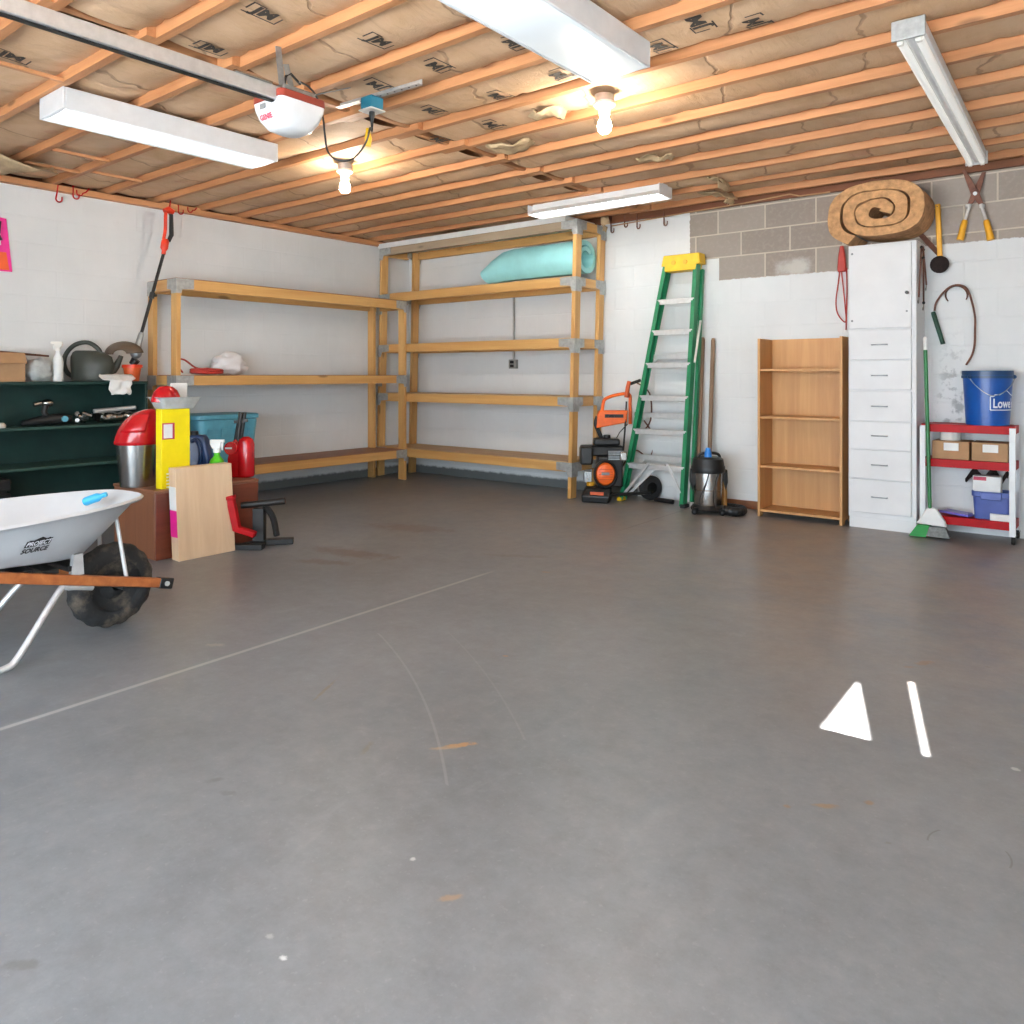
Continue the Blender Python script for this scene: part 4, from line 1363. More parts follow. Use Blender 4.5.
# step bin with a red lid
p = at(137, 488, z=BZ)
p = Vector((1.72, -3.86, BZ))
def place(px, x):
    """a floor spot at depth line x seen in picture column px"""
    return at(px, HZ - 50, x=x).y
p = Vector((1.67, place(137.5, 1.67), BZ))
t = thing('step_bin', 'small stainless bin with a domed red lid on the brown chest', 'bin', p, YAW)
obj('bin_body', M().lathe([(0, 0), (0.098, 0), (0.101, 0.012), (0.128, 0.275), (0.124, 0.275), (0.096, 0.012), (0, 0.012)], 36), MAT['steel'], t, local=True, smooth=40)
m = M()
m.lathe([(0.129, 0.262), (0.137, 0.268), (0.137, 0.284), (0.125, 0.286)], 36)
def dome(u, v):
    a, b = 2 * PI * u, PI / 2 * v
    x, y, z = 0.133 * math.cos(a) * math.cos(b), 0.133 * math.sin(a) * math.cos(b), 0.20 * math.sin(b) ** 0.9
    x += 0.085 * (z / 0.2) ** 1.2 * (1 - abs(x) / 0.3)
    return (x, y, 0.284 + z)
m.grid(dome, 36, 12)
obj('red_lid', m, MAT['red'], t, local=True, smooth=60)
m = M()
def dome_panel(u, v):
    a = -PI / 2 + (u - 0.5) * 1.25 + 0.1
    b = 0.25 + 0.75 * v
    q = Vector(dome((a / (2 * PI)) % 1.0, b / (PI / 2)))
    return q + Vector((0.0, -0.006, 0.002))
m.grid(dome_panel, 12, 8)
obj('lid_panel', m, MAT['red'], t, local=True, smooth=60, solid=0.006)

# tall yellow carton
px0 = 1.80
yA = place(160, px0)
t = thing('yellow_carton', 'tall bright yellow carton on the brown chest beside the red-lidded bin', 'carton', (1.78, yA + 0.1, BZ), 0)
yL, yR = place(161.5, 1.95), place(190, 1.95)
t.location = (1.915, (yL + yR) / 2, BZ)
WM[t.name] = Matrix.Translation(t.location)
CT = BZ + 0.487
obj('carton_box', M().b2(1.88, 1.95, yL, yR, BZ + 0.001, CT), MAT['yellow'], t, bevel=0.003)
obj('red_label', M().b2(1.9505, 1.9515, yL + 0.004, yL + 0.082, CT - 0.185, CT - 0.085), MAT['red_ink'], t, smooth=0)
m = M().b2(1.952, 1.9525, yL + 0.012, yL + 0.068, CT - 0.178, CT - 0.093)
obj('label_print', m, MAT['paper'], t, smooth=0)
m = M()
random.seed(5)
for k in range(5):
    z = CT - 0.40 - 0.02 * k
    m.b2(1.9505, 1.9512, yL + 0.03, yL + 0.03 + random.uniform(0.05, 0.1), z, z + 0.008)
obj('pale_print', m, MAT['paper'], t, smooth=0)

# clear tub on the carton with a red scoop and a white cup inside
yc = (place(152, 1.905) + place(198, 1.905)) / 2
t = thing('clear_tub', 'clear plastic tub balanced on the yellow carton', 'tub', (1.895, yc, CT))
m = M()
Lb, Lt = 0.20, 0.265
rings = [rrect(1.895, yc, 0.125, Lb, CT + 0.001, 0.02), rrect(1.895, yc, 0.18, Lt, CT + 0.066, 0.03), rrect(1.895, yc, 0.195, Lt + 0.02, CT + 0.069, 0.03),
         rrect(1.895, yc, 0.195, Lt + 0.02, CT + 0.072, 0.03), rrect(1.895, yc, 0.176, Lt - 0.004, CT + 0.072, 0.028), rrect(1.895, yc, 0.12, Lb - 0.006, CT + 0.004, 0.02)]
m.loft(rings)
obj('tub_shell', m, MAT['haze_bag'], t, smooth=40)
yq = place(166, 1.905)
t = thing('red_dome_lid', 'glossy red plastic dome lid inside the clear tub on the yellow carton', 'lid', (1.905, yq, CT + 0.006))
obj('dome', M().lathe([(0, 0), (0.088, 0), (0.09, 0.012), (0.084, 0.04), (0.068, 0.072), (0.04, 0.094), (0, 0.102)], 32, (1.905, yq, CT + 0.042), None, 0.70, 1.0), MAT['red'], t, smooth=60)
yq2 = place(181, 1.835)
t = thing('white_carton', 'white box behind the red dome in the clear tub', 'box', (1.85, yq2, CT + 0.006))
obj('box_body', M().b2(1.827, 1.843, yq2 - 0.07, yq2 + 0.04, CT + 0.012, CT + 0.158), MAT['paper'], t, bevel=0.006, seg=3)

# navy jug, green spray bottle, red bottle jack
yj = place(199, 1.74)
t = thing('oil_jug', 'navy blue plastic oil jug on the brown chest beside the yellow carton', 'jug', (1.74, yj, BZ), YAW)
m = M()
m.prism([(-0.085, 0), (0.08, 0), (0.08, 0.15), (0.055, 0.27), (0.035, 0.30), (-0.06, 0.30), (-0.085, 0.28)], (0, -0.045, 0), (1, 0, 0), (0, 0, 1), (0, 0.09, 0))
obj('jug_body', m, MAT['navy'], t, local=True, bevel=0.014, seg=3)
m = M().tube(smooth_pts([(0.0, -0.052, 0.07), (0.03, -0.056, 0.14), (0.03, -0.058, 0.22), (0.0, -0.056, 0.27), (-0.03, -0.054, 0.26)], 4), 0.013, 8)
obj('handle', m, MAT['navy'], t, local=True, smooth=60)
obj('cap', M().cyl((-0.03, 0, 0.301), (-0.03, 0, 0.325), 0.025, n=18), MAT['black'], t, local=True)
obj('label', M().b2(-0.078, -0.038, -0.0475, -0.046, 0.05, 0.2), MAT['grey_p'], t, local=True)
ys = place(217, 1.90)
spray_bottle('spray_bottle', 'lime green spray bottle with a white trigger on the brown chest', (1.90, ys, BZ), 0.275, 0.048, MAT['lime'], MAT['paper'], YAW, 0.048, 0.62)
yk = place(241, 1.80)
t = thing('bottle_jack', 'glossy red hydraulic bottle jack on the right end of the brown chest', 'jack', (1.80, yk, BZ), YAW)
k = 1.0
m = M().lathe([(0, 0), (0.05, 0), (0.057, 0.02), (0.055, 0.22), (0.047, 0.255), (0.02, 0.275), (0, 0.275)], 24, (0.035, 0, 0))
m.prism([(-0.075, 0), (0.02, 0), (0.02, 0.2), (-0.03, 0.26), (-0.06, 0.23), (-0.08, 0.12)], (0, -0.04, 0), (1, 0, 0), (0, 0, 1), (0, 0.08, 0))
obj('jack_body', m, MAT['red'], t, local=True, smooth=40, bevel=0.008)
obj('release_valve', M().cyl((-0.045, -0.047, 0.20), (-0.045, -0.075, 0.20), 0.045, n=24), MAT['red'], t, local=True, bevel=0.004)
obj('white_mark', M().b2(-0.08, -0.035, -0.0775, -0.076, 0.197, 0.208), MAT['paper'], t, local=True)
m = M()
m.cyl((-0.025, 0.0, 0.2), (0.0, 0, 0.44), 0.016).cyl((0.0, 0.0, 0.25), (0.028, 0, 0.44), 0.011).cyl((-0.05, 0.01, 0.2), (-0.02, 0.01, 0.38), 0.011)
m.beam((-0.045, 0, 0.375), (0.045, 0, 0.385), 0.02, 0.02)
obj('pump_rods', m, MAT['dark_metal'], t, local=True)

# red and black floor stand
p = at(262, 548, z=0)
t = thing('floor_jack_stand', 'red-armed black steel stand on the floor right of the pale panel', 'stand', p, YAW)
kk = 1 / 153.0
m = M()
def L3(px, py, d=0.0):
    return Vector(((px - 262) * kk, d, (550 - py) * kk))
m.beam(L3(234, 547.4, -0.03), L3(265, 547.4, -0.03), 0.07, 0.034).beam(L3(258, 547, 0.10), L3(287, 547, 0.14), 0.07, 0.034)
m.beam(L3(246, 546.5, -0.03), L3(264, 546.5, 0.12), 0.05, 0.03)
obj('foot', m, MAT['dark_metal'], t, local=True, bevel=0.004)
m = M().beam(L3(257, 544, 0.05), L3(257, 512, 0.05), 0.07, 0.06, up=(0, 1, 0)).tube(smooth_pts([L3(262, 510, 0.06), L3(269, 522, 0.08), L3(272, 541, 0.1)], 4), 0.02, 8)
obj('column', m, MAT['dark_metal'], t, local=True)
obj('top_bar', M().cyl(L3(240, 509, 0.03), L3(282, 505, 0.06), 0.021, n=14), MAT['grey_p'] if False else MAT['dark_metal'], t, local=True)
m = M()
m.beam(L3(227, 500, -0.07), L3(239, 498, -0.07), 0.06, 0.025)
m.beam(L3(235, 500, -0.07), L3(242, 530, -0.08), 0.05, 0.045, up=(1, 0, 0))
m.beam(L3(240, 528, -0.08), L3(260, 534, -0.09), 0.05, 0.035)
obj('red_arm', m, MAT['red_paint'], t, local=True, bevel=0.005)

# ------------------------------------------------------------------ wheelbarrow (local: X forward, Y left, Z up)
t = thing('wheelbarrow', 'grey plastic wheelbarrow with a muddy tyre at the left edge', 'wheelbarrow', (3.01, -4.77, 0), math.atan2(0.9987, -0.05))
WB = t
R = 0.187
WX = 0.05
def tyre():
    m = M()
    prof = []
    for i in range(17):
        a = -PI * 0.62 + PI * 1.24 * i / 16
        prof.append((R - 0.055 + 0.055 * math.cos(a), 0.052 * math.sin(a)))
    n = 64
    rings = []
    for k in range(n):
        th = 2 * PI * k / n
        ring = []
        for j, (r, y) in enumerate(prof):
            lug = 0.005 if (k % 4 < 2) and 3 < j < 13 else 0
            rr = r - lug
            ring.append((WX + rr * math.cos(th), y, R + rr * math.sin(th)))
        rings.append(ring)
    rings.append(rings[0])
    m.loft(rings, cap=(False, False), closed=False)
    bmesh.ops.remove_doubles(m.bm, verts=m.bm.verts, dist=1e-5)
    return m
obj('tyre', tyre(), MAT['tyre'], t, local=True, smooth=50)
m = M()
rot = Matrix.Rotation(PI / 2, 3, 'X')
m.lathe([(0.02, -0.05), (0.03, -0.045), (0.06, -0.018), (0.108, -0.03), (0.116, -0.042), (0.116, 0.042), (0.108, 0.03), (0.06, 0.018), (0.03, 0.045), (0.02, 0.05)], 32, (WX, 0, R), rot)
m.cyl((WX, -0.12, R), (WX, 0.12, R), 0.009)
obj('wheel_hub', m, MAT['tyre'], t, local=True)
for s in (-1, 1):
    A, B_ = Vector((0.24, 0.10 * s, 0.168)), Vector((-1.4, 0.30 * s, 0.60))
    obj('handle', M().beam(A, B_, 0.036, 0.042), W['barrow'], t, local=True, bevel=0.005)
    d = (A - B_).normalized()
    m = M().beam(A - d * 0.035, A + d * 0.035, 0.042, 0.048)
    obj('end_bracket', m, MAT['black'], t, local=True, bevel=0.004)
    obj('bolt', M().cyl(A + Vector((0, 0.022 * s, 0)), A + Vector((0, 0.03 * s, 0)), 0.011, n=8), MAT['alu'], t, local=True)
    f = lambda x: A.lerp(B_, (x - A.x) / (B_.x - A.x))
    top = f(-0.15) + Vector((0, 0, -0.026))
    leg = smooth_pts([f(-0.10) + Vector((0, 0.0, -0.028)), f(-0.20) + Vector((0, 0.0, -0.03)), f(-0.24) + Vector((0, 0, -0.05)), Vector((-0.40, 0.205 * s, 0.05)), Vector((-0.45, 0.21 * s, 0.014)), Vector((-0.53, 0.21 * s, 0.014)), Vector((-0.58, 0.22 * s, 0.05)), f(-0.72) + Vector((0, 0, -0.03))], 4)
    obj('leg', M().tube(leg, 0.013, 10), MAT['alu'], t, local=True, smooth=60)
    obj('tray_strut', M().cyl(f(0.06) + Vector((0, -0.012 * s, 0.02)), Vector((0.03, 0.075 * s, 0.515)), 0.0085, n=10), MAT['alu'], t, local=True)
    for x, hh in ((-0.16, 0.085), (-0.62, 0.045)):
        a_ = f(x)
        m = M().prism([(-0.03, 0), (0.02, 0), (0.015, hh), (-0.02, hh)], a_ + Vector((0, -0.018 * s, 0.022)), (1, 0, 0), (0, 0, 1), (0, 0.026 * s, 0))
        obj('riser', m, MAT['alu'], t, local=True)
for x, z, w in ((-0.17, 0.325, 0.15), (-0.27, 0.33, 0.16), (-0.37, 0.345, 0.17), (-0.47, 0.355, 0.18), (-0.62, 0.375, 0.19)):
    obj('cross_brace', M().beam((x, -w, z), (x, w, z), 0.06, 0.02), MAT['dark_metal'], t, local=True)
def tray_ring(x0, x1, wy, z0, z1, e, n=48, nose=0.55):
    pts = []
    for k in range(n):
        a = 2 * PI * k / n
        cx_, sy_ = math.cos(a), math.sin(a)
        ex = abs(cx_) ** e * (1 if cx_ >= 0 else -1)
        ey = abs(sy_) ** e * (1 if sy_ >= 0 else -1)
        f = (ex + 1) / 2
        wsc = 1 - (1 - nose) * max(0, f - 0.45) ** 1.6 * 2.2
        pts.append((x0 + (x1 - x0) * f, wy * ey * wsc, z0 + (z1 - z0) * f))
    return pts
m = M()
RINGS = [(-0.80, -0.13, 0.17, 0.415, 0.355, 0.45), (-0.84, -0.10, 0.195, 0.42, 0.365, 0.45), (-0.93, 0.02, 0.27, 0.485, 0.48, 0.5), (-1.0, 0.115, 0.325, 0.54, 0.573, 0.55),
         (-1.02, 0.14, 0.345, 0.552, 0.586, 0.55), (-1.025, 0.148, 0.352, 0.546, 0.580, 0.55), (-1.02, 0.143, 0.348, 0.540, 0.574, 0.55)]
m.loft([tray_ring(*r) for r in RINGS], cap=(True, False))
obj('tray', m, MAT['barrow'], t, local=True, smooth=60, solid=0.006)
# printed emblem on the near (right) side: follows the sloping wall
def side_fn(p):
    # p: local (x, -, z) -> y on the tray wall (right side is -Y)
    best = None
    def yw(x, z):
        for r0, r1 in zip(RINGS[1:3], RINGS[2:4]):
            za = r0[3] + (r0[4] - r0[3]) * (x - r0[0]) / (r0[1] - r0[0])
            zb = r1[3] + (r1[4] - r1[3]) * (x - r1[0]) / (r1[1] - r1[0])
            if z <= zb or r1 is RINGS[3]:
                f = (z - za) / (zb - za)
                out = []
                for r in (r0, r1):
                    fx = (x - r[0]) / (r[1] - r[0])
                    ex = 2 * fx - 1
                    c_ = abs(ex) ** (1 / r[5])
                    s_ = math.sqrt(max(0, 1 - c_ * c_))
                    ey = s_ ** r[5]
                    wsc = 1 - 0.45 * max(0, fx - 0.45) ** 1.6 * 2.2
                    out.append(r[2] * ey * wsc)
                return out[0] + (out[1] - out[0]) * f
    return Vector((p.x, -yw(p.x, p.z) - 0.006, p.z))
EX, EZ = -0.357, 0.472
sl = Vector((1, 0, 0.0))
m = M()
ES = 0.48
poly = [(-0.105, -0.022), (0.098, -0.022), (0.112, 0.034), (0.094, 0.034), (0.086, 0.042), (0.06, 0.034), (0.02, 0.056), (-0.04, 0.034), (-0.075, 0.038), (-0.08, 0.032), (-0.094, 0.032)]
vs = []
cc = m.bm.verts.new(side_fn(Vector((EX, 0, EZ + 0.005))))
for q in poly:
    vs.append(m.bm.verts.new(side_fn(Vector((EX + q[0] * ES, 0, EZ + q[1] * ES)))))
for i in range(len(vs)):
    m.bm.faces.new([cc, vs[i], vs[(i + 1) % len(vs)]])
obj('emblem', m, MAT['ink'], t, local=True, smooth=0)
m = M().text('PROJECT', 0.050 * ES, (EX + 0.0, 0, EZ + 0.002), (1, 0, 0), (0, 0, 1), 0, sx=0.98, shear=0.25, bold=0.0008, fn=lambda p: side_fn(p) + Vector((0, -0.004, 0)))
obj('emblem_lettering', m, MAT['white_ink'], t, local=True, smooth=0)
m = M().text('SOURCE', 0.056 * ES, (EX - 0.005, 0, EZ - 0.027), (1, 0, 0), (0, 0, 1), 0, sx=0.98, shear=0.25, bold=0.001, fn=side_fn)
obj('emblem_lettering', m, MAT['ink'], t, local=True, smooth=0)
# things lying in the tray
wm = WM[t.name]
p = wm @ Vector((-0.06, -0.02, 0.50))
t = thing('blue_bottle', 'light blue plastic bottle lying in the nose of the wheelbarrow tray', 'bottle', p)
a, b = wm @ Vector((-0.03, 0.075, 0.555)), wm @ Vector((0.02, 0.015, 0.583))
obj('bottle_body', M().tube([a, a.lerp(b, 0.1), a.lerp(b, 0.75), a.lerp(b, 0.9), b], [0.016, 0.02, 0.02, 0.012, 0.009], 14), MAT['light_blue'], t, smooth=50)
obj('cap', M().cyl(b, b + (b - a).normalized() * 0.018, 0.011, n=12), MAT['light_blue'], t)

# ------------------------------------------------------------------ pressure washer (local: X right, Y away, Z up)
p = at(601, 502, z=0)
t = thing('pressure_washer', 'orange and black petrol pressure washer beside the green ladder', 'pressure washer', p, YAW)
kk = 1 / 116.0
def W3(px, py, d=0.0):
    return Vector(((px - 601) * kk, d, (502 - py) * kk))
q0, q1 = W3(581, 502, -0.02), W3(612, 487, -0.02)
m = M()
m.loft([[(-0.17, -0.02, 0.0), (0.05, -0.10, 0.0), (0.10, 0.10, 0.0), (-0.15, 0.16, 0.0)], [(-0.175, -0.03, 0.06), (0.06, -0.11, 0.06), (0.11, 0.10, 0.06), (-0.15, 0.16, 0.06)], [(-0.13, -0.0, 0.125), (0.08, -0.05, 0.125), (0.11, 0.10, 0.13), (-0.12, 0.16, 0.13)]])
obj('base', m, MAT['black'], t, local=True, bevel=0.012, seg=3)
obj('label', M().box((-0.045, -0.0735, 0.085), (0.12, 0.004, 0.026), Matrix.Rotation(-0.30, 3, 'Z')), MAT['terracotta'], t, local=True)
obj('oil_cap', M().cyl((-0.09, 0.02, 0.14), (-0.09, 0.02, 0.175), 0.035, n=16), W['brush'], t, local=True, bevel=0.006)
m = M()
m.b2(-0.03, 0.19, -0.02, 0.16, 0.13, 0.40)
m.b2(-0.17, 0.20, 0.02, 0.18, 0.40, 0.49)
obj('engine_block', m, MAT['dark_metal'], t, local=True, bevel=0.015, seg=2)
obj('fuel_tank', M().b2(-0.06, 0.17, 0.0, 0.15, 0.491, 0.555), MAT['black'], t, local=True, bevel=0.02, seg=3)
obj('fuel_cap', M().cyl((0.06, 0.07, 0.5555), (0.06, 0.07, 0.585), 0.032, n=18), MAT['dark_metal'], t, local=True, bevel=0.004)
obj('recoil_shroud', M().lathe([(0.085, 0.0), (0.106, 0.0), (0.106, 0.022), (0.095, 0.03), (0.085, 0.022)], 30, (0.035, -0.0225, 0.25), Matrix.Rotation(PI / 2, 3, 'X'), 1.0, 1.18), MAT['black'], t, local=True)
obj('pump_head', M().b2(-0.15, -0.085, -0.03, 0.06, 0.18, 0.27).cyl((-0.12, -0.031, 0.24), (-0.12, -0.055, 0.24), 0.016, n=10).cyl((-0.12, -0.031, 0.2), (-0.12, -0.055, 0.2), 0.012, n=10), MAT['galv'], t, local=True, bevel=0.004)
obj('air_cleaner', M().b2(-0.185, -0.075, -0.06, 0.08, 0.33, 0.49), MAT['black'], t, local=True, bevel=0.02, seg=3)
m = M().lathe([(0, 0.05), (0.03, 0.05), (0.075, 0.035), (0.09, 0.0), (0, 0.0)], 28, (0.035, -0.022, 0.25), Matrix.Rotation(PI / 2, 3, 'X'), 1.0, 1.18)
cov = obj('starter_cover', m, MAT['orange'], t, local=True, smooth=40)
m = M()
for k in range(-2, 3):
    m.b2(-0.015 - 0.012, 0.085 + 0.012, -0.0755, -0.0725, 0.25 + k * 0.022 - 0.003, 0.25 + k * 0.022 + 0.003)
obj('cover_slots', m, MAT['terracotta'], cov, local=True)
obj('cover_badge', M().b2(-0.005, 0.065, -0.078, -0.0757, 0.245, 0.268), MAT['grey_p'], cov, local=True)
m = M()
for k in range(6):
    m.b2(0.06, 0.20, -0.055, -0.0205, 0.375 + 0.014 * k, 0.381 + 0.014 * k)
obj('cylinder_fins', m, MAT['galv'], t, local=True)
obj('muffler', M().b2(0.155, 0.215, -0.10, -0.056, 0.37, 0.45), MAT['steel'], t, local=True, bevel=0.01)
m = M()
for d in (0.12, 0.24):
    m.tube(smooth_pts([W3(607, 445, d), W3(601, 432, d), W3(598, 424, d), W3(600, 416, d)], 4), 0.014, 8)
m.tube([W3(612, 448, 0.05), W3(622, 432, 0.12), W3(631, 424, 0.18)], 0.005, 6)
obj('frame_tube', m, MAT['black'], t, local=True, smooth=60)
m = M()
m.prism([(-0.03, 0.64), (0.245, 0.69), (0.245, 0.75), (0.255, 0.80), (0.0, 0.80), (-0.02, 0.76)], (0.0, 0.10, 0), (1, 0, 0), (0, 0, 1), (0, 0.05, 0))
obj('control_panel', m, MAT['orange'], t, local=True, bevel=0.01)
obj('nozzle_row', M().b2(0.045, 0.21, 0.09, 0.099, 0.735, 0.765).cyl((0.09, 0.088, 0.75), (0.09, 0.08, 0.75), 0.012, n=10).cyl((0.14, 0.088, 0.75), (0.14, 0.08, 0.75), 0.012, n=10), MAT['dark_metal'], t, local=True)
m = M().tube(smooth_pts([W3(604, 412, 0.15), W3(606, 400, 0.16), W3(611, 396, 0.17), W3(622, 393, 0.18), W3(633, 393, 0.19), W3(634, 403, 0.19), W3(634, 424, 0.19)], 4), 0.015, 9)
obj('push_handle', m, MAT['orange'], t, local=True, smooth=60)
m = M().tube([W3(629, 396, 0.13), W3(630.5, 386, 0.13), W3(632, 379, 0.13)], [0.02, 0.02, 0.017], 10)
obj('gun_grip', m, MAT['terracotta'], t, local=True, smooth=60)
obj('gun_lance', M().tube([W3(629, 400, 0.12), W3(627, 430, 0.10), W3(621, 485, 0.02)], 0.008, 8).tube([W3(633, 382, 0.13), W3(644, 378, 0.14)], 0.014, 8), MAT['dark_metal'], t, local=True)
m = M().tube(smooth_pts([W3(640, 380, 0.2), W3(655, 392, 0.22), W3(656, 420, 0.22), W3(645, 432, 0.22), W3(640, 412, 0.22), W3(652, 424, 0.24), W3(660, 440, 0.24), W3(655, 460, 0.24), W3(640, 452, 0.24), W3(625, 470, 0.2)], 5), 0.007, 7)
obj('hose', m, MAT['rust'], t, local=True, smooth=60)
iw = WM[t.name].inverted()
for (x, y) in ((3.20, -0.125), ):
    c = iw @ Vector((x, y, 0.11))
    ax_ = (iw.to_3x3() @ Vector((0.85, -0.5, 0))).normalized()
    n_ = Vector((0, 0, 1)).rotation_difference(ax_).to_matrix()
    m = M().lathe([(0.05, -0.03), (0.095, -0.03), (0.109, -0.015), (0.109, 0.015), (0.095, 0.03), (0.05, 0.03)], 30, c, n_)
    wo = obj('wheel', m, MAT['rubber'], t, local=True, smooth=40)
    obj('wheel_rim', M().lathe([(0, -0.022), (0.05, -0.026), (0.05, 0.026), (0, 0.022)], 24, c, n_), MAT['black_gloss'], wo, local=True)
m = M().tube([iw @ Vector((3.0, -0.48, 0.07)), iw @ Vector((3.22, -0.16, 0.07))], 0.015, 8)
m.tube([iw @ Vector((3.27, -0.17, 0.02)), iw @ Vector((3.46, -0.20, 0.02))], 0.02, 8)
obj('axle_frame', m, MAT['black'], t, local=True)

# ------------------------------------------------------------------ step ladder
t = thing('step_ladder', 'tall green fibreglass step ladder with a yellow top leaning on the back wall', 'ladder', (3.34, -0.29, 0))
FL, FR = Vector((3.005, -0.30, 0.012)), Vector((3.615, -0.30, 0.012))
TL, TR = Vector((3.345, -0.115, 2.09)), Vector((3.655, -0.115, 2.075))
back = Vector((0, 0.055, 0.004))
def rail(m, a, b, w, d, facing):
    """C channel: web plus two flanges"""
    m.beam(a, b, d, 0.006, up=(1, 0, 0))
    for s in (-1, 1):
        m.beam(a + Vector((facing * w / 2, s * (d / 2 - 0.003), 0)), b + Vector((facing * w / 2, s * (d / 2 - 0.003), 0)), 0.006, w, up=(1, 0, 0))
for a, b, f in ((FL, TL, 1), (FR, TR, -1)):
    m = M()
    rail(m, a, b, 0.032, 0.075, f)
    obj('rail', m, MAT['green_fg'], t, smooth=0)
RL, RR = FL + Vector((-0.035, 0.085, 0.03)), FR + Vector((0.035, 0.085, 0.03))
RTL, RTR = TL + Vector((-0.012, 0.07, -0.05)), TR + Vector((0.012, 0.07, -0.05))
for a, b, f in ((RL, RTL, 1), (RR, RTR, -1)):
    m = M()
    rail(m, a, b, 0.022, 0.04, f)
    obj('rear_rail', m, MAT['green_fg'], t, smooth=0)
def onr(A, B, z):
    return A.lerp(B, (z - A.z) / (B.z - A.z))
for py in (297, 329, 363, 397, 432, 468):
    z = EYE - (py - HZ) / FPX * 6.5
    a, b = onr(FL, TL, z), onr(FR, TR, z)
    m = M().beam(a + Vector((0.006, 0, 0)), b - Vector((0.006, 0, 0)), 0.078, 0.012).beam(a + Vector((0.016, -0.036, -0.018)), b + Vector((-0.016, -0.036, -0.018)), 0.006, 0.046)
    obj('step', m, MAT['alu'], t, bevel=0.003)
for py in (356, 417, 461):
    z = EYE - (py - HZ) / FPX * 6.55
    a, b = onr(RL, RTL, z), onr(RR, RTR, z)
    m = M().beam(a, b, 0.02, 0.042)
    for s, A, B in ((1, RL, RTL), (-1, RR, RTR)):
        e = onr(A, B, z - (0.10 if py < 450 else 0.16))
        st = onr(A, B, z) + Vector((s * (0.08 if py < 450 else 0.15), 0, 0))
        m.beam(st, e + Vector((s * 0.01, 0, 0)), 0.012, 0.02)
    obj('rear_brace', m, MAT['alu'], t)
z0, z1 = 0.045, 0.33
m = M().beam(onr(FL, TL, z0) + Vector((0.02, -0.03, 0)), Vector((3.30, -0.33, 0.36)), 0.01, 0.022).beam(onr(FL, TL, z0 + 0.02) + Vector((0.06, 0.02, 0)), Vector((3.34, -0.25, 0.33)), 0.01, 0.022)
m.beam(onr(FR, TR, 0.10) + Vector((-0.02, -0.03, 0)), Vector((3.47, -0.33, 0.36)), 0.01, 0.022)
obj('diagonal_brace', m, MAT['alu'], t)
m = M().prism([(-0.15, 0), (0.142, 0), (0.15, 0.05), (0.185, 0.05), (0.172, 0.145), (-0.165, 0.145), (-0.185, 0.05), (-0.15, 0.05)], ((TL.x + TR.x) / 2 + 0.005, -0.162, 2.015), (1, 0, 0), (0, 0.06, 1), (0, 0.12, 0))
obj('top_cap', m, MAT['yellow_p'], t, bevel=0.008)
m = M()
for xx in (-0.06, 0.05):
    m.cyl(((TL.x + TR.x) / 2 + xx, -0.158, 2.09), ((TL.x + TR.x) / 2 + xx, -0.1625, 2.09), 0.02, n=14)
obj('cap_hole', m, W['brush'], t)
m = M().beam(onr(FR, TR, 1.22) + Vector((0.03, -0.03, 0)), onr(FR, TR, 1.58) + Vector((0.035, 0.03, 0)), 0.006, 0.018, up=(1, 0, 0))
obj('spreader', m, MAT['alu'], t)
for c in (FL, FR):
    obj('foot', M().box(Vector((c.x, c.y, 0.016)), (0.045, 0.085, 0.031)), MAT['yellow_p'] if c is FL else MAT['rubber'], t, bevel=0.004)
for c in (RL, RR):
    obj('foot', M().box(Vector((c.x, c.y, 0.018)), (0.03, 0.045, 0.035)), MAT['alu'], t, bevel=0.003)

# two long tool handles behind the ladder
def pole(label, xt, zt, xb, head):
    t = thing('long_handled_tool', label, 'garden tool', (xb, -0.12, 0), group='long tools by the ladder')
    a, b = Vector((xt, -0.03, zt)), Vector((xb, -0.12, 0.36))
    obj('handle', M().tube([a, a.lerp(b, 0.02), b], [0.012, 0.018, 0.0185], 12), W['handle'], t, smooth=60)
    d = (b - a).normalized()
    obj('socket', M().cyl(b - d * 0.03, b + d * 0.1, 0.022, 0.018, 12), MAT['dark_metal'], t)
    e = b + d * 0.08
    if head == 'spade':
        m = M().loft([[e + Vector((sx * w, -0.004 + dy, z - e.z)) for sx, dy in ((-1, 0), (1, 0), (1, 0.006), (-1, 0.006))] for w, z in ((0.02, e.z), (0.045, e.z - 0.04), (0.045, 0.06), (0.02, 0.004))])
    else:
        m = M().beam(e, e + d * 0.27, 0.015, 0.015).beam(Vector((xb - 0.045, -0.14, 0.02)), Vector((xb + 0.03, -0.14, 0.02)), 0.02, 0.036)
    obj('head', m, MAT['dark_metal'], t)
pole('weathered wooden tool handle behind the ladder, the one nearer the green rail', 3.655, 1.44, 3.655, 'hoe')
pole('weathered wooden tool handle behind the shop vacuum, the right one of two', 3.75, 1.43, 3.755, 'spade')

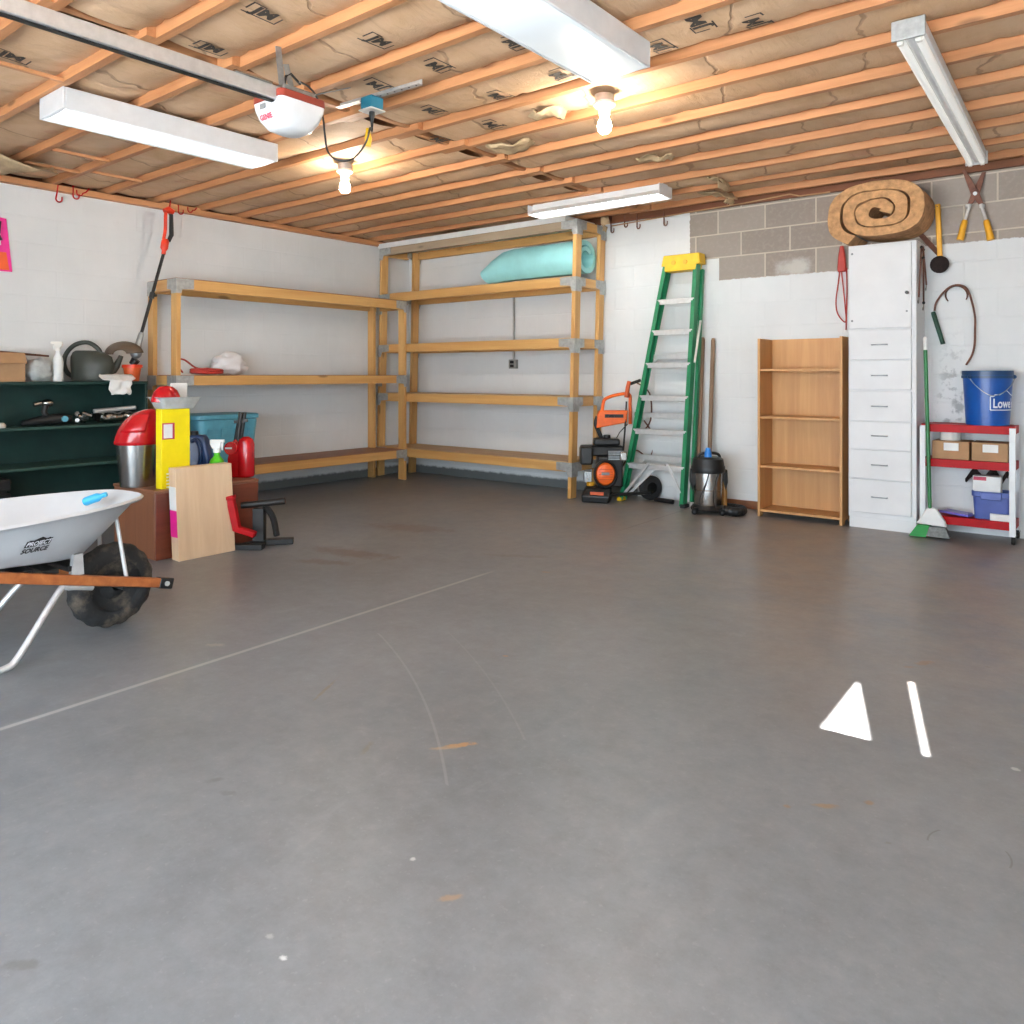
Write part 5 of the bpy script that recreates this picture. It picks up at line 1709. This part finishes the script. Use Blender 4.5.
# ------------------------------------------------------------------ shop vacuum
p = at(708, 513, z=0)
t = thing('shop_vacuum', 'stainless wet and dry vacuum with a black head in front of the ladder foot', 'vacuum', p, YAW)
kk = 1 / 119.0
def V3(px, py, d=0.0):
    return Vector(((px - 707) * kk, d, (515 - py) * kk))
obj('drum', M().lathe([(0, 0.055), (0.108, 0.055), (0.11, 0.06), (0.113, 0.19), (0.116, 0.193), (0.113, 0.197), (0.116, 0.33), (0, 0.33)], 40), MAT['steel'], t, local=True, smooth=30)
m = M().lathe([(0, 0.03), (0.125, 0.03), (0.13, 0.045), (0.113, 0.075), (0, 0.075)], 36)
obj('base_ring', m, MAT['black'], t, local=True, smooth=40)
for a in (0.5, 2.2, 3.7, 5.3):
    x, y = 0.15 * math.cos(a), 0.15 * math.sin(a)
    m = M().sphere((x, y, 0.024), 0.024).beam((x * 0.7, y * 0.7, 0.045), (x, y, 0.045), 0.03, 0.02)
    obj('caster', m, MAT['black'], t, local=True)
m = M().lathe([(0, 0.331), (0.13, 0.331), (0.135, 0.345), (0.135, 0.375), (0.128, 0.39), (0.12, 0.44), (0.10, 0.455), (0, 0.458)], 36)
obj('motor_head', m, MAT['black'], t, local=True, smooth=35)
m = M().tube(smooth_pts([(-0.09, -0.02, 0.45), (-0.07, -0.03, 0.48), (0.0, -0.035, 0.49), (0.07, -0.03, 0.48), (0.09, -0.02, 0.45)], 4), 0.012, 8)
obj('carry_handle', m, MAT['black'], t, local=True, smooth=60)
obj('power_knob', M().lathe([(0, 0.459), (0.03, 0.459), (0.028, 0.49), (0.018, 0.53), (0, 0.535)], 18, (-0.015, -0.06, 0)), mat('bright_blue_plastic', '#1f74c4', 0.35), t, local=True, smooth=40)
for s in (-1, 1):
    obj('latch', M().prism([(0, 0.36), (0.03, 0.35), (0.035, 0.25), (0.015, 0.18), (-0.005, 0.26)], (s * 0.122 - (0.02 if s < 0 else 0.0), -0.02, 0), (1, 0, 0), (0, 0, 1), (0, 0.04, 0)), MAT['black'], t, local=True, bevel=0.004)
obj('wand', M().cyl((0.135, 0.0, 0.06), (0.135, 0, 0.35), 0.019, n=14), W['rim'] if False else mat('amber_tube', '#9a6a2c', 0.35), t, local=True)
hp = smooth_pts([(0.10, -0.10, 0.045), (0.17, -0.15, 0.035), (0.24, -0.11, 0.035), (0.26, -0.03, 0.035), (0.20, 0.05, 0.035), (0.12, 0.06, 0.04)], 8)
m = M()
rr = [0.034 + (0.004 if i % 2 else 0) for i in range(len(hp))]
m.tube(hp, rr, 12)
obj('hose', m, MAT['black'], t, local=True, smooth=30)
m = M().tube(smooth_pts([(-0.02, -0.115, 0.34), (-0.05, -0.125, 0.25), (-0.09, -0.115, 0.15), (-0.10, -0.11, 0.08)], 5), 0.005, 6)
m.tube(smooth_pts([(0.06, -0.105, 0.33), (0.03, -0.125, 0.22), (0.025, -0.125, 0.12), (0.035, -0.12, 0.06)], 5), 0.005, 6)
obj('cord', m, MAT['cable'], t, local=True, smooth=60)

# ------------------------------------------------------------------ particle board bookcase
t = thing('bookcase', 'empty brown particle-board bookcase with four shelves beside the white cabinet', 'bookcase', (4.56, -0.16, 0))
QX0, QX1, BYF, BYB, BT = 4.243, 4.882, -0.305, -0.03, 1.402
for x in (QX0, QX1 - 0.02):
    m = M().prism([(BYF, 0), (BYF + 0.06, 0), (BYF + 0.085, 0.03), (BYB - 0.07, 0.03), (BYB - 0.05, 0), (BYB, 0), (BYB, BT), (BYF, BT)], (x, 0, 0), (0, 1, 0), (0, 0, 1), (0.02, 0, 0))
    obj('side_panel', m, MAT['particle'], t, bevel=0.0015)
obj('back_panel', M().b2(QX0 + 0.021, QX1 - 0.021, BYB - 0.008, BYB, 0.05, BT), MAT['particle'], t)
for z in (1.163, 0.791, 0.404, 0.058):
    obj('shelf_board', M().b2(QX0 + 0.021, QX1 - 0.021, BYF + 0.004, BYB - 0.009, z - 0.018, z), MAT['particle'], t, bevel=0.0015)

# ------------------------------------------------------------------ white tall cabinet
t = thing('tall_cabinet', 'tall white cabinet with one door over six drawers against the back wall', 'cabinet', (5.14, -0.16, 0))
KX0, KX1, KYF = 4.922, 5.374, -0.29
obj('carcass', M().b2(KX0, KX1, KYF, -0.01, 0.08, 2.062), MAT['white_paint'], t, bevel=0.002)
obj('plinth', M().b2(KX0 + 0.004, KX1 - 0.004, KYF + 0.012, -0.012, 0, 0.08), MAT['white_paint'], t)
d = obj('door', M().b2(KX0 + 0.012, KX1 - 0.03, KYF - 0.018, KYF - 0.001, 1.452, 2.05), MAT['white_paint'], t, bevel=0.003)
obj('knob', M().cyl((KX1 - 0.055, KYF - 0.0185, 1.695), (KX1 - 0.055, KYF - 0.04, 1.695), 0.012, n=14), MAT['black'], d)
obj('screw_hole', M().cyl((KX1 - 0.058, KYF - 0.0185, 1.565), (KX1 - 0.058, KYF - 0.0195, 1.565), 0.007, n=10).cyl((KX0 + 0.03, KYF - 0.0185, 2.0), (KX0 + 0.03, KYF - 0.0195, 2.0), 0.008, n=10).cyl((KX0 + 0.03, KYF - 0.0185, 1.51), (KX0 + 0.03, KYF - 0.0195, 1.51), 0.008, n=10), MAT['grey_p'], d)
zs = [1.442, 1.223, 1.0, 0.78, 0.576, 0.361, 0.113]
for i in range(6):
    dr = obj('drawer', M().b2(KX0 + 0.012, KX1 - 0.03, KYF - 0.018, KYF - 0.001, zs[i + 1] + (0.004 if i != 1 else 0.012), zs[i] - 0.003), MAT['white_paint'], t, bevel=0.003)
    zc = (zs[i] + zs[i + 1]) / 2 + 0.0
    xc = (KX0 + KX1 - 0.018) / 2
    m = M().tube(smooth_pts([(xc - 0.05, KYF - 0.019, zc), (xc - 0.046, KYF - 0.038, zc), (xc, KYF - 0.042, zc), (xc + 0.046, KYF - 0.038, zc), (xc + 0.05, KYF - 0.019, zc)], 4), 0.0045, 8)
    obj('handle', m, MAT['galv'], dr, smooth=60)

# rolled mineral wool on top
c = Vector((5.145, -0.17, 2.063))
t = thing('insulation_roll', 'unfaced brown insulation roll lying on top of the white cabinet', 'insulation roll', c)
def sq(ang, r):
    """squashed round outline of the roll"""
    e = 0.80
    ca, sa = math.cos(ang), math.sin(ang)
    return (abs(ca) ** e * (1 if ca > 0 else -1) * r * 1.50, abs(sa) ** e * (1 if sa > 0 else -1) * r * 0.985)
outer, inner = [], []
NS = 200
TURN = 2.75
for i in range(NS + 1):
    f = i / NS
    ang = -0.5 + 2 * PI * TURN * f
    r = 0.030 + 0.183 * f
    g = 0.016 * noise.noise(Vector((f * 16, 0.3, 1.0)))
    th = 0.0292 + 0.007 * noise.noise(Vector((f * 22, 2.3, 5.0)))
    outer.append(sq(ang, r + th + g * 0.4))
    inner.append(sq(ang, max(0.003, r - th + g * 0.4)))
sec = outer + inner[::-1]
minz = min(q[1] for q in sec)
rings = []
for k in range(7):
    y = -0.195 - 0.18 + 0.345 * k / 6
    row = []
    for j, q in enumerate(sec):
        nn = noise.noise(Vector((q[0] * 14, q[1] * 14, y * 9)))
        row.append((5.145 + q[0] * (1 + 0.012 * nn), y + (0.012 * noise.noise(Vector((q[0] * 22, q[1] * 22, 4))) if k in (0, 6) else 0), 2.066 - minz + q[1] * (1 + 0.012 * nn)))
    rings.append(row)
obj('wool_blanket', M().loft(rings), MAT['fluff'], t, smooth=50)
# ------------------------------------------------------------------ things hung on the wall and the cabinet
cz = lambda px, py, y: at(px, py, y=y)
t = thing('wall_rope', 'thin red rope loop hanging on the wall left of the white cabinet', 'rope', cz(841, 260, -0.02))
Y = -0.02
pts = smooth_pts([cz(841, 262, Y), cz(838, 285, Y), cz(836, 300, Y), cz(837, 312, Y), cz(842, 320, Y), cz(846, 321, Y), cz(845, 305, Y), cz(843, 285, Y), cz(840.5, 264, Y)], 5)
obj('loop', M().tube(pts, 0.005, 6), MAT['dull_red'], t, smooth=60)
a, b = cz(842, 246, Y), cz(842.5, 272, Y)
m = M().loft([[(a.x + sx * w, -0.02 + dy, z) for sx, dy in ((-1, -0.018), (1, -0.018), (1, 0.012), (-1, 0.012))] for w, z in ((0.012, a.z), (0.022, a.z - 0.06), (0.032, b.z + 0.04), (0.03, b.z))])
obj('bundle', m, MAT['dull_red'], t, bevel=0.008)
obj('tail', M().tube([cz(846.5, 268, Y), cz(847, 290, Y), cz(846, 330, Y)], 0.005, 6), MAT['dull_red'], t)

SX = KX1 + 0.0145
def bungee(label, pts, hooks):
    t = thing('bungee_cord', label, 'bungee cord', pts[0], group='bungee cords on the cabinet side')
    obj('cord', M().tube(smooth_pts(pts, 5), 0.006, 6), MAT['rust'], t, smooth=60)
    m = M()
    for h in hooks:
        m.sphere(h, 0.011)
    obj('knob', m, MAT['black'], t)
    e = Vector(pts[-1])
    hk = [e, e + Vector((0, -0.008, -0.03)), e + Vector((0, -0.02, -0.045)), e + Vector((0, -0.035, -0.04)), e + Vector((0, -0.038, -0.025))]
    obj('hook', M().tube(smooth_pts(hk, 3), 0.003, 6), MAT['steel'], t)
Zt = 2.03
bungee('tan bungee cord hanging slanted across the side edge of the white cabinet', [(SX, -0.20, Zt), (SX, -0.225, 1.92), (SX, -0.265, 1.76), (SX, -0.285, 1.66)], [(SX, -0.20, Zt - 0.01)])
bungee('dark bungee cord hanging straight down the side of the white cabinet', [(SX + 0.004, -0.16, Zt), (SX + 0.004, -0.155, 1.9), (SX + 0.004, -0.15, 1.72), (SX + 0.004, -0.145, 1.62)], [(SX + 0.004, -0.158, 1.95), (SX + 0.004, -0.147, 1.63)])
bungee('dark bungee cord nearest the wall on the side of the white cabinet', [(SX, -0.14, Zt), (SX, -0.10, 1.93), (SX, -0.05, 1.82), (SX, -0.03, 1.77)], [(SX, -0.135, Zt - 0.02)])

Y = -0.04
t = thing('hanging_brush', 'yellow-handled round brush hanging on the wall right of the insulation roll', 'brush', cz(939, 258, Y))
a, b = cz(937.5, 204, Y), cz(940, 257, Y)
obj('handle', M().beam(a, b, 0.034, 0.02, up=(0, 1, 0)), W['brush'], t, bevel=0.006)
obj('bristles', M().sphere(cz(939.5, 264.5, Y - 0.02), 0.062, 1.0, 0.75, 1.0, 22), MAT['bristle'], t, smooth=60)
obj('nail', M().cyl(a + Vector((0, -0.02, -0.02)), a + Vector((0, 0.04, -0.02)), 0.004, n=8), MAT['rust'], t)
t = thing('metal_strap', 'rusty metal strap leaning from the cabinet top to the yellow brush', 'strap', cz(925, 235, -0.05))
obj('strap_band', M().beam(cz(921, 235, -0.08), cz(939, 254, -0.015), 0.006, 0.035), MAT['rust'], t)

t = thing('hedge_shears', 'open hedge shears with yellow grips hanging on the grey blocks', 'shears', cz(975, 195, Y))
pv = cz(975.5, 194, Y)
for (tip, neck, s0, g0, g1, dy) in (((984, 172), (970, 204), (968, 206), (965, 220), (960, 240), 0.0), ((964, 170), (981, 204), (982, 206), (986, 220), (991, 240), -0.012)):
    v = lambda q: cz(q[0], q[1], Y + dy)
    a, b = v(tip), v(neck)
    d = (b - a).normalized()
    bl = obj('blade', M().loft([[a + Vector((sx * w, sy * 0.003, 0)) for sx, sy in ((-1, -1), (1, -1), (1, 1), (-1, 1))] for a, w in ((v(tip), 0.012), (pv + Vector((0, dy, 0)), 0.026), (v(neck), 0.016))]), MAT['rust'], t, bevel=0.001)
    obj('tang', M().cyl(v(neck), v(g0), 0.011, n=10).cyl(v(s0) + Vector((0, 0, 0.01)), v(s0) - Vector((0, 0, 0.012)), 0.017, n=10), MAT['alu'], t)
    obj('grip', M().tube([v(g0), v(g0).lerp(v(g1), 0.1), v(g0).lerp(v(g1), 0.6), v(g1)], [0.015, 0.02, 0.021, 0.024], 12), W['brush'], t, smooth=60)
obj('pivot_bolt', M().cyl(pv + Vector((0, 0.01, 0)), pv + Vector((0, -0.025, 0)), 0.013, n=12), MAT['alu'], t)
obj('hanging_nail', M().cyl(pv + Vector((0, 0.06, 0.03)), pv + Vector((0, -0.02, 0.03)), 0.004, n=8), MAT['rust'], t)

t = thing('weed_whip', 'dark bent wire tool with a green grip hanging above the cart', 'garden tool', cz(955, 300, -0.02))
Y = -0.042
a, b = cz(933, 312, Y), cz(943, 344, Y)
obj('grip', M().tube([a, a.lerp(b, 0.1), a.lerp(b, 0.9), b], [0.02, 0.023, 0.021, 0.022], 12, flat=0.7), MAT['green_edge'] if False else mat('green_grip', '#17402f', 0.5), t, smooth=60)
pts = smooth_pts([cz(934.5, 311, Y), cz(936, 303, Y), cz(942, 294, Y), cz(950, 287, Y), cz(959, 285, Y), cz(967, 289, Y), cz(972, 302, Y), cz(975, 317, Y), cz(975, 330, Y), cz(974.5, 345, Y), cz(972, 355, Y), cz(966, 365, Y)], 5)
obj('wire', M().tube(pts, 0.007, 8), MAT['rust'], t, smooth=60)
t = thing('hook_blade', 'rust-coloured crescent hook hung inside the bent wire above the cart', 'hook', cz(956, 290, -0.02))
pts = [cz(956.5 + 11 * math.cos(a), 295 - 9.5 * math.sin(a), -0.012) for a in [math.radians(-30 + 250 * i / 16) for i in range(17)]]
obj('crescent', M().tube(pts, [0.008 + 0.008 * math.sin(PI * i / 16) for i in range(17)], 8, flat=0.5), MAT['rust'], t, smooth=60)

# ------------------------------------------------------------------ red and white tool cart with its load
CX0, CX1, CYF, CYB = 5.402, 5.955, -0.30, -0.03
t = thing('tool_cart', 'red three-tier utility cart with white legs at the right edge', 'cart', (5.69, -0.16, 0))
TIERS = (0.775, 0.535, 0.145)
for z in TIERS:
    m = M().b2(CX0 + 0.004, CX1 - 0.004, CYF + 0.006, CYB - 0.004, z - 0.012, z)
    h = 0.052
    m.b2(CX0 + 0.03, CX1 - 0.03, CYF + 0.002, CYF + 0.006, z - h, z + 0.002).b2(CX0 + 0.03, CX1 - 0.03, CYB - 0.004, CYB, z - h, z + 0.002)
    m.b2(CX0, CX0 + 0.004, CYF + 0.02, CYB - 0.02, z - h, z + 0.002).b2(CX1 - 0.004, CX1, CYF + 0.02, CYB - 0.02, z - h, z + 0.002)
    obj('tray', m, MAT['red_paint'], t, bevel=0.002)
for x, y, sx, sy in ((CX0, CYF, 1, 1), (CX1, CYF, -1, 1), (CX0, CYB, 1, -1), (CX1, CYB, -1, -1)):
    m = M().b2(x - 0.002 * sx, x + 0.030 * sx, y - 0.003 * sy, y + 0.001 * sy, 0.055, 0.765).b2(x - 0.002 * sx, x - 0.0045 * sx, y - 0.003 * sy, y + 0.030 * sy, 0.055, 0.765)
    obj('leg', m, MAT['white_metal'], t)
    m = M().lathe([(0, -0.011), (0.022, -0.011), (0.026, 0), (0.022, 0.011), (0, 0.011)], 18, (x + 0.008 * sx, y + 0.01 * sy, 0.0265), Matrix.Rotation(PI / 2, 3, 'Y'))
    m.b2(x - 0.006 * sx, x + 0.022 * sx, y, y + 0.02 * sy, 0.05, 0.06)
    obj('caster', m, MAT['dark_metal'], t)

bc = Vector((at(987.5, 400, y=-0.17).x, -0.17, 0.7775))
t = thing('blue_bucket', 'blue plastic bucket with white lettering on top of the red cart', 'bucket', bc)
BH, RB, RT = 0.365, 0.128, 0.146
m = M().lathe([(0, 0), (RB, 0), (RT, BH - 0.06), (RT, BH), (RT - 0.004, BH), (RT - 0.006, BH - 0.06), (RB - 0.005, 0.005), (0, 0.005)], 48, bc)
obj('bucket_body', m, MAT['blue'], t, smooth=40)
m = M()
for z0, z1, r in ((BH - 0.05, BH - 0.03, 0.009), (BH - 0.028, BH + 0.002, 0.006)):
    m.lathe([(RT - 0.0, z0), (RT + r, z0), (RT + r, z1), (RT + 0.0, z1)], 48, bc)
obj('rim', m, MAT['blue_rim'], t, smooth=30)
vd = Vector((CX - bc.x, CY - bc.y, 0)).normalized()
va = math.atan2(vd.y, vd.x)
def wrap(s, z, off=0.0022):
    """s metres to the right of the side facing the camera"""
    r = RB + (RT - RB) * z / (BH - 0.06) + off
    a = va + s / 0.139
    return bc + Vector((r * math.cos(a), r * math.sin(a), z))
def wfn(p):
    return wrap(p.x, p.z)
def strip(m, a, b, w):
    a, b = Vector((a[0], 0, a[1])), Vector((b[0], 0, b[1]))
    d = (b - a).normalized()
    n_ = Vector((-d.z, 0, d.x)) * w / 2
    N_ = max(1, int((b - a).length / 0.012))
    prev = None
    for i in range(N_ + 1):
        c_ = a.lerp(b, i / N_)
        cur = (m.bm.verts.new(wfn(c_ - n_)), m.bm.verts.new(wfn(c_ + n_)))
        if prev:
            m.bm.faces.new([prev[0], cur[0], cur[1], prev[1]])
        prev = cur
s0, s1, zb, zt = 0.016, 0.215, 0.105, 0.195
m = M()
gx = (s0 + s1) / 2
for a, b in (((s0, zb), (s1, zb)), ((s0, zb), (s0, zt)), ((s1, zb), (s1, zt)), ((s0, zt), (s0 + 0.02, zt)), ((s0 + 0.02, zt), (s0 + 0.025, zt + 0.012)), ((s0 + 0.025, zt + 0.012), (s0 + 0.055, zt + 0.012)),
             ((s0 + 0.055, zt + 0.012), (gx, zt + 0.04)), ((gx, zt + 0.04), (s1 - 0.055, zt + 0.012)), ((s1 - 0.055, zt + 0.012), (s1, zt))):
    strip(m, a, b, 0.006)
m.text("Lowe's", 0.085, (gx, 0, (zb + zt) / 2 - 0.004), (1, 0, 0), (0, 0, 1), 0, sx=0.72, bold=0.002, fn=wfn)
obj('bucket_print', m, MAT['white_ink'], t, smooth=0)
hpts = [wrap(-0.10, BH - 0.045, 0.012), wrap(-0.07, BH - 0.09, 0.010), wrap(-0.02, BH - 0.14, 0.010), wrap(0.03, BH - 0.165, 0.010), wrap(0.09, BH - 0.14, 0.012), wrap(0.15, BH - 0.09, 0.012), wrap(0.19, BH - 0.045, 0.012)]
obj('bail_handle', M().tube(smooth_pts(hpts, 5), 0.0028, 6), MAT['galv'], t, smooth=60)
obj('bail_ear', M().sphere(wrap(-0.10, BH - 0.04, 0.008), 0.014).sphere(wrap(0.19, BH - 0.04, 0.008), 0.014), MAT['blue_rim'], t)

def bx(px, y):
    return at(px, 450, y=y).x
def carton(label, px0, px1, z0, h, yf, yb, seed, mat_=None, tape=True, name='cardboard_box', cat='box', bands=()):
    x0, x1 = bx(px0, yf), bx(px1, yf)
    t = thing(name, label, cat, ((x0 + x1) / 2, (yf + yb) / 2, z0))
    obj('carton', M().b2(x0, x1, yf, yb, z0, z0 + h), mat_ or MAT['card'], t, bevel=0.003)
    if tape:
        xm = (x0 + x1) / 2 + 0.005
        obj('white_label', M().b2(xm - 0.045, xm + 0.045, yf - 0.0015, yf - 0.0004, z0 + h * 0.48, z0 + h * 0.9), MAT['paper'], t, smooth=0)
    return t
zt_ = TIERS[1] + 0.001
b1 = carton('brown cardboard box on the left of the cart middle tray', 932, 969, zt_, 0.125, -0.262, -0.06, 1)
b2_ = carton('brown cardboard box on the right of the cart middle tray', 971.5, 1008, zt_, 0.125, -0.262, -0.06, 2)
xr = bx(950.5, -0.16)
t = thing('round_tin', 'pale round tin standing on the left cardboard box in the cart', 'tin', (xr, -0.16, zt_ + 0.125))
obj('tin_body', M().lathe([(0, 0), (0.062, 0), (0.064, 0.004), (0.064, 0.055), (0.06, 0.058), (0, 0.056)], 30, (xr, -0.16, zt_ + 0.126)), MAT['porcelain'], t, smooth=35)
obj('tin_lid', M().lathe([(0, 0.0585), (0.066, 0.0585), (0.066, 0.066), (0, 0.067)], 30, (xr, -0.16, zt_ + 0.126)), MAT['paper'], t, smooth=35)

zb_ = TIERS[2] + 0.001
x0, x1 = bx(972, -0.25), bx(1011, -0.25)
xc, yc_ = (x0 + x1) / 2, -0.165
t = thing('storage_bin', 'blue-violet plastic bin on the cart bottom tray', 'bin', (xc, yc_, zb_))
Wd, Lx, Hh = 0.17, x1 - x0, 0.185
rings = [rrect(xc, yc_, Lx * 0.9, Wd * 0.9, zb_, 0.02), rrect(xc, yc_, Lx * 0.98, Wd * 0.98, zb_ + Hh * 0.8, 0.025), rrect(xc, yc_, Lx * 1.04, Wd * 1.06, zb_ + Hh * 0.82, 0.025), rrect(xc, yc_, Lx * 1.05, Wd * 1.07, zb_ + Hh, 0.025),
         rrect(xc, yc_, Lx * 0.95, Wd * 0.95, zb_ + Hh, 0.022), rrect(xc, yc_, Lx * 0.86, Wd * 0.85, zb_ + 0.006, 0.018)]
m = M().loft(rings)
obj('bin_shell', m, MAT['purple'], t, smooth=40)
obj('grip', M().b2(xc - 0.06, xc + 0.06, yc_ - Wd * 0.55 - 0.012, yc_ - Wd * 0.535 , zb_ + Hh * 0.72, zb_ + Hh * 0.98), MAT['purple'], t, bevel=0.004)
t = thing('white_box', 'white cardboard box with red print on the blue-violet bin', 'box', (xc - 0.04, yc_, zb_ + 0.1))
xa, xb_ = bx(973, -0.2), bx(1001, -0.2)
obj('box_body', M().b2(xa, xb_, -0.215, -0.125, zb_ + 0.02, zb_ + 0.285), MAT['paper'], t, bevel=0.003)
obj('red_print', M().b2(xa + 0.004, xa + 0.08, -0.2165, -0.2155, zb_ + 0.255, zb_ + 0.28), MAT['red_ink'], t, smooth=0)
t = thing('dark_cloth', 'dark crumpled rag behind the white box in the cart', 'rag', (xc, -0.1, zb_ + 0.19))
def clfn(u, v):
    n = noise.noise(Vector((u * 5, v * 5, 2.2)))
    x = bx(966, -0.1) + (bx(1008, -0.1) - bx(966, -0.1)) * u
    return Vector((x, -0.113 + 0.05 * v, zb_ + 0.20 + 0.10 * (0.4 + 0.9 * abs(math.sin(u * 7.5))) * (0.6 + 0.4 * n) + 0.02 * math.sin(v * PI)))
obj('cloth', M().grid(clfn, 24, 8), MAT['bristle'], t, smooth=50, solid=0.012)
xl = bx(957, -0.22)
t = thing('lavender_lid', 'flat lavender plastic lid lying on the cart bottom tray', 'lid', (xl, -0.2, zb_))
obj('lid_body', M().box((xl, -0.20, zb_ + 0.018), (0.19, 0.13, 0.016), Matrix.Rotation(0.05, 3, 'Y') @ Matrix.Rotation(-0.25, 3, 'Z')), MAT['lavender'], t, bevel=0.005)
xp0, xp1 = bx(990, -0.27), bx(1011, -0.27)
tag(obj('paper_stack', M().b2(xp0, xp1, -0.277, -0.258, zb_, zb_ + 0.045), MAT['paper'], bevel=0.002), 'white paper packet in front of the blue-violet bin on the cart', 'paper')

# ------------------------------------------------------------------ broom
t = thing('broom', 'green and white broom leaning on the cart beside the white cabinet', 'broom', (5.44, -0.37, 0))
hb = at(930, 512, y=-0.362)
ht = at(925, 337, y=-0.315)
d = (ht - hb).normalized()
obj('handle', M().cyl(hb, ht - d * 0.09, 0.0125, n=12), mat('green_pole', '#1d6b35', 0.35), t)
obj('hanging_cap', M().tube([ht - d * 0.0895, ht - d * 0.01, ht], [0.0135, 0.0135, 0.009], 12), MAT['paper'], t)
zc = hb.z
xh = hb.x
m = M().prism([(-0.025, 0.03), (0.03, 0.03), (0.085, -0.055), (0.095, -0.095), (-0.095, -0.085), (-0.07, -0.05)], (xh + 0.008, -0.375, zc), (1, 0, 0), (0, 0, 1), (0, 0.035, 0))
obj('head_block', m, MAT['paper'], t, bevel=0.01, seg=3)
obj('bristles', M().loft([[(xh + 0.008 + x, -0.358 + sy * w, z) for x, sy in ((xa_, -1), (xb2, -1), (xb2, 1), (xa_, 1))] for (xa_, xb2, w, z) in ((-0.085, -0.01, 0.02, zc - 0.093), (-0.135, -0.03, 0.035, 0.004))]), MAT['green'], t)
obj('bristles', M().loft([[(xh + 0.008 + x, -0.358 + sy * w, z) for x, sy in ((xa_, -1), (xb2, -1), (xb2, 1), (xa_, 1))] for (xa_, xb2, w, z) in ((-0.008, 0.088, 0.02, zc - 0.098), (-0.028, 0.115, 0.035, 0.014))]), MAT['grey_bristle'], t)

# ------------------------------------------------------------------ light
wd = bpy.data.worlds.new('sky')
SC.world = wd
wd.use_nodes = True
bg = wd.node_tree.nodes['Background']
bg.inputs[0].default_value = (0.74, 0.87, 1.0, 1)
bg.inputs[1].default_value = SKY

def portal(name, loc, rot, sx, sy):
    l = bpy.data.lights.new(name, 'AREA')
    l.shape = 'RECTANGLE'
    l.size, l.size_y = sx, sy
    l.cycles.is_portal = True
    o = bpy.data.objects.new(name, l)
    C.objects.link(o)
    o.location = loc
    o.rotation_euler = rot
portal('door_opening', ((DX0 + DX1) / 2, FY - 0.1, DZ / 2), (PI / 2, 0, 0), DX1 - DX0, DZ)
portal('added_side_opening', (RX + 0.1, -6.9, 1.05), (0, PI / 2, 0), 2.1, 1.2)  # no door known here; opening added to bring light from the right
portal('window_opening', (RX + 0.1, (WY0 + WY1) / 2, (WZ0 + WZ1) / 2), (0, PI / 2, 0), WZ1 - WZ0, WY1 - WY0)

# low sun from the right comes in only through holes shaped in an added, unseen screen
ELEV = math.radians(34)
sun = bpy.data.lights.new('sun', 'SUN')
sun.energy = SUN
sun.angle = math.radians(0.25)
sun.color = (1.0, 0.95, 0.88)
so = bpy.data.objects.new('sun', sun)
C.objects.link(so)
so.rotation_euler = (0, PI / 2 - ELEV, 0)
SCX = RX + 0.6
def scr(x, y):
    return (y, (SCX - x) * math.tan(ELEV))
tri = [at(858, 682, z=0), at(869, 740, z=0), at(822, 728, z=0)]
stp = [at(909.5, 682, z=0), at(912.5, 682, z=0), at(928, 756, z=0), at(924.5, 756, z=0)]
m = M()
bm = m.bm
# blocks the sun except for two holes shaped to the floor patches
def quad_ring(hole, y0, y1, z0, z1):
    pass
TR_ = [scr(p.x, p.y) for p in tri]
ST_ = [scr(p.x, p.y) for p in stp]
outer = [(-5.6, 0.0), (-1.6, 0.0), (-1.6, 3.0), (-5.6, 3.0)]
from mathutils.geometry import tessellate_polygon
def tess(loops):
    pts3 = [[Vector((p[0], p[1], 0)) for p in lp] for lp in loops]
    flat = [p for lp in pts3 for p in lp]
    tris = tessellate_polygon(pts3)
    vs0 = [bm.verts.new((SCX, p.x, p.y)) for p in flat]
    for tr in tris:
        bm.faces.new([vs0[i] for i in tr])
tess([outer, TR_, ST_])
o = struct('added_sun_screen', m, ground, smooth=0, solid=0.0)

SC.view_settings.view_transform = 'Standard'
SC.view_settings.look = 'None'
SC.view_settings.gamma = 1.0
SC.view_settings.use_curve_mapping = False
SC.view_settings.exposure = EXPO
SC.cycles.use_denoising = True
SC.cycles.max_bounces = 10
SC.cycles.diffuse_bounces = 6
SC.cycles.sample_clamp_indirect = 6.0
SC.cycles.caustics_reflective = False
SC.cycles.caustics_refractive = False
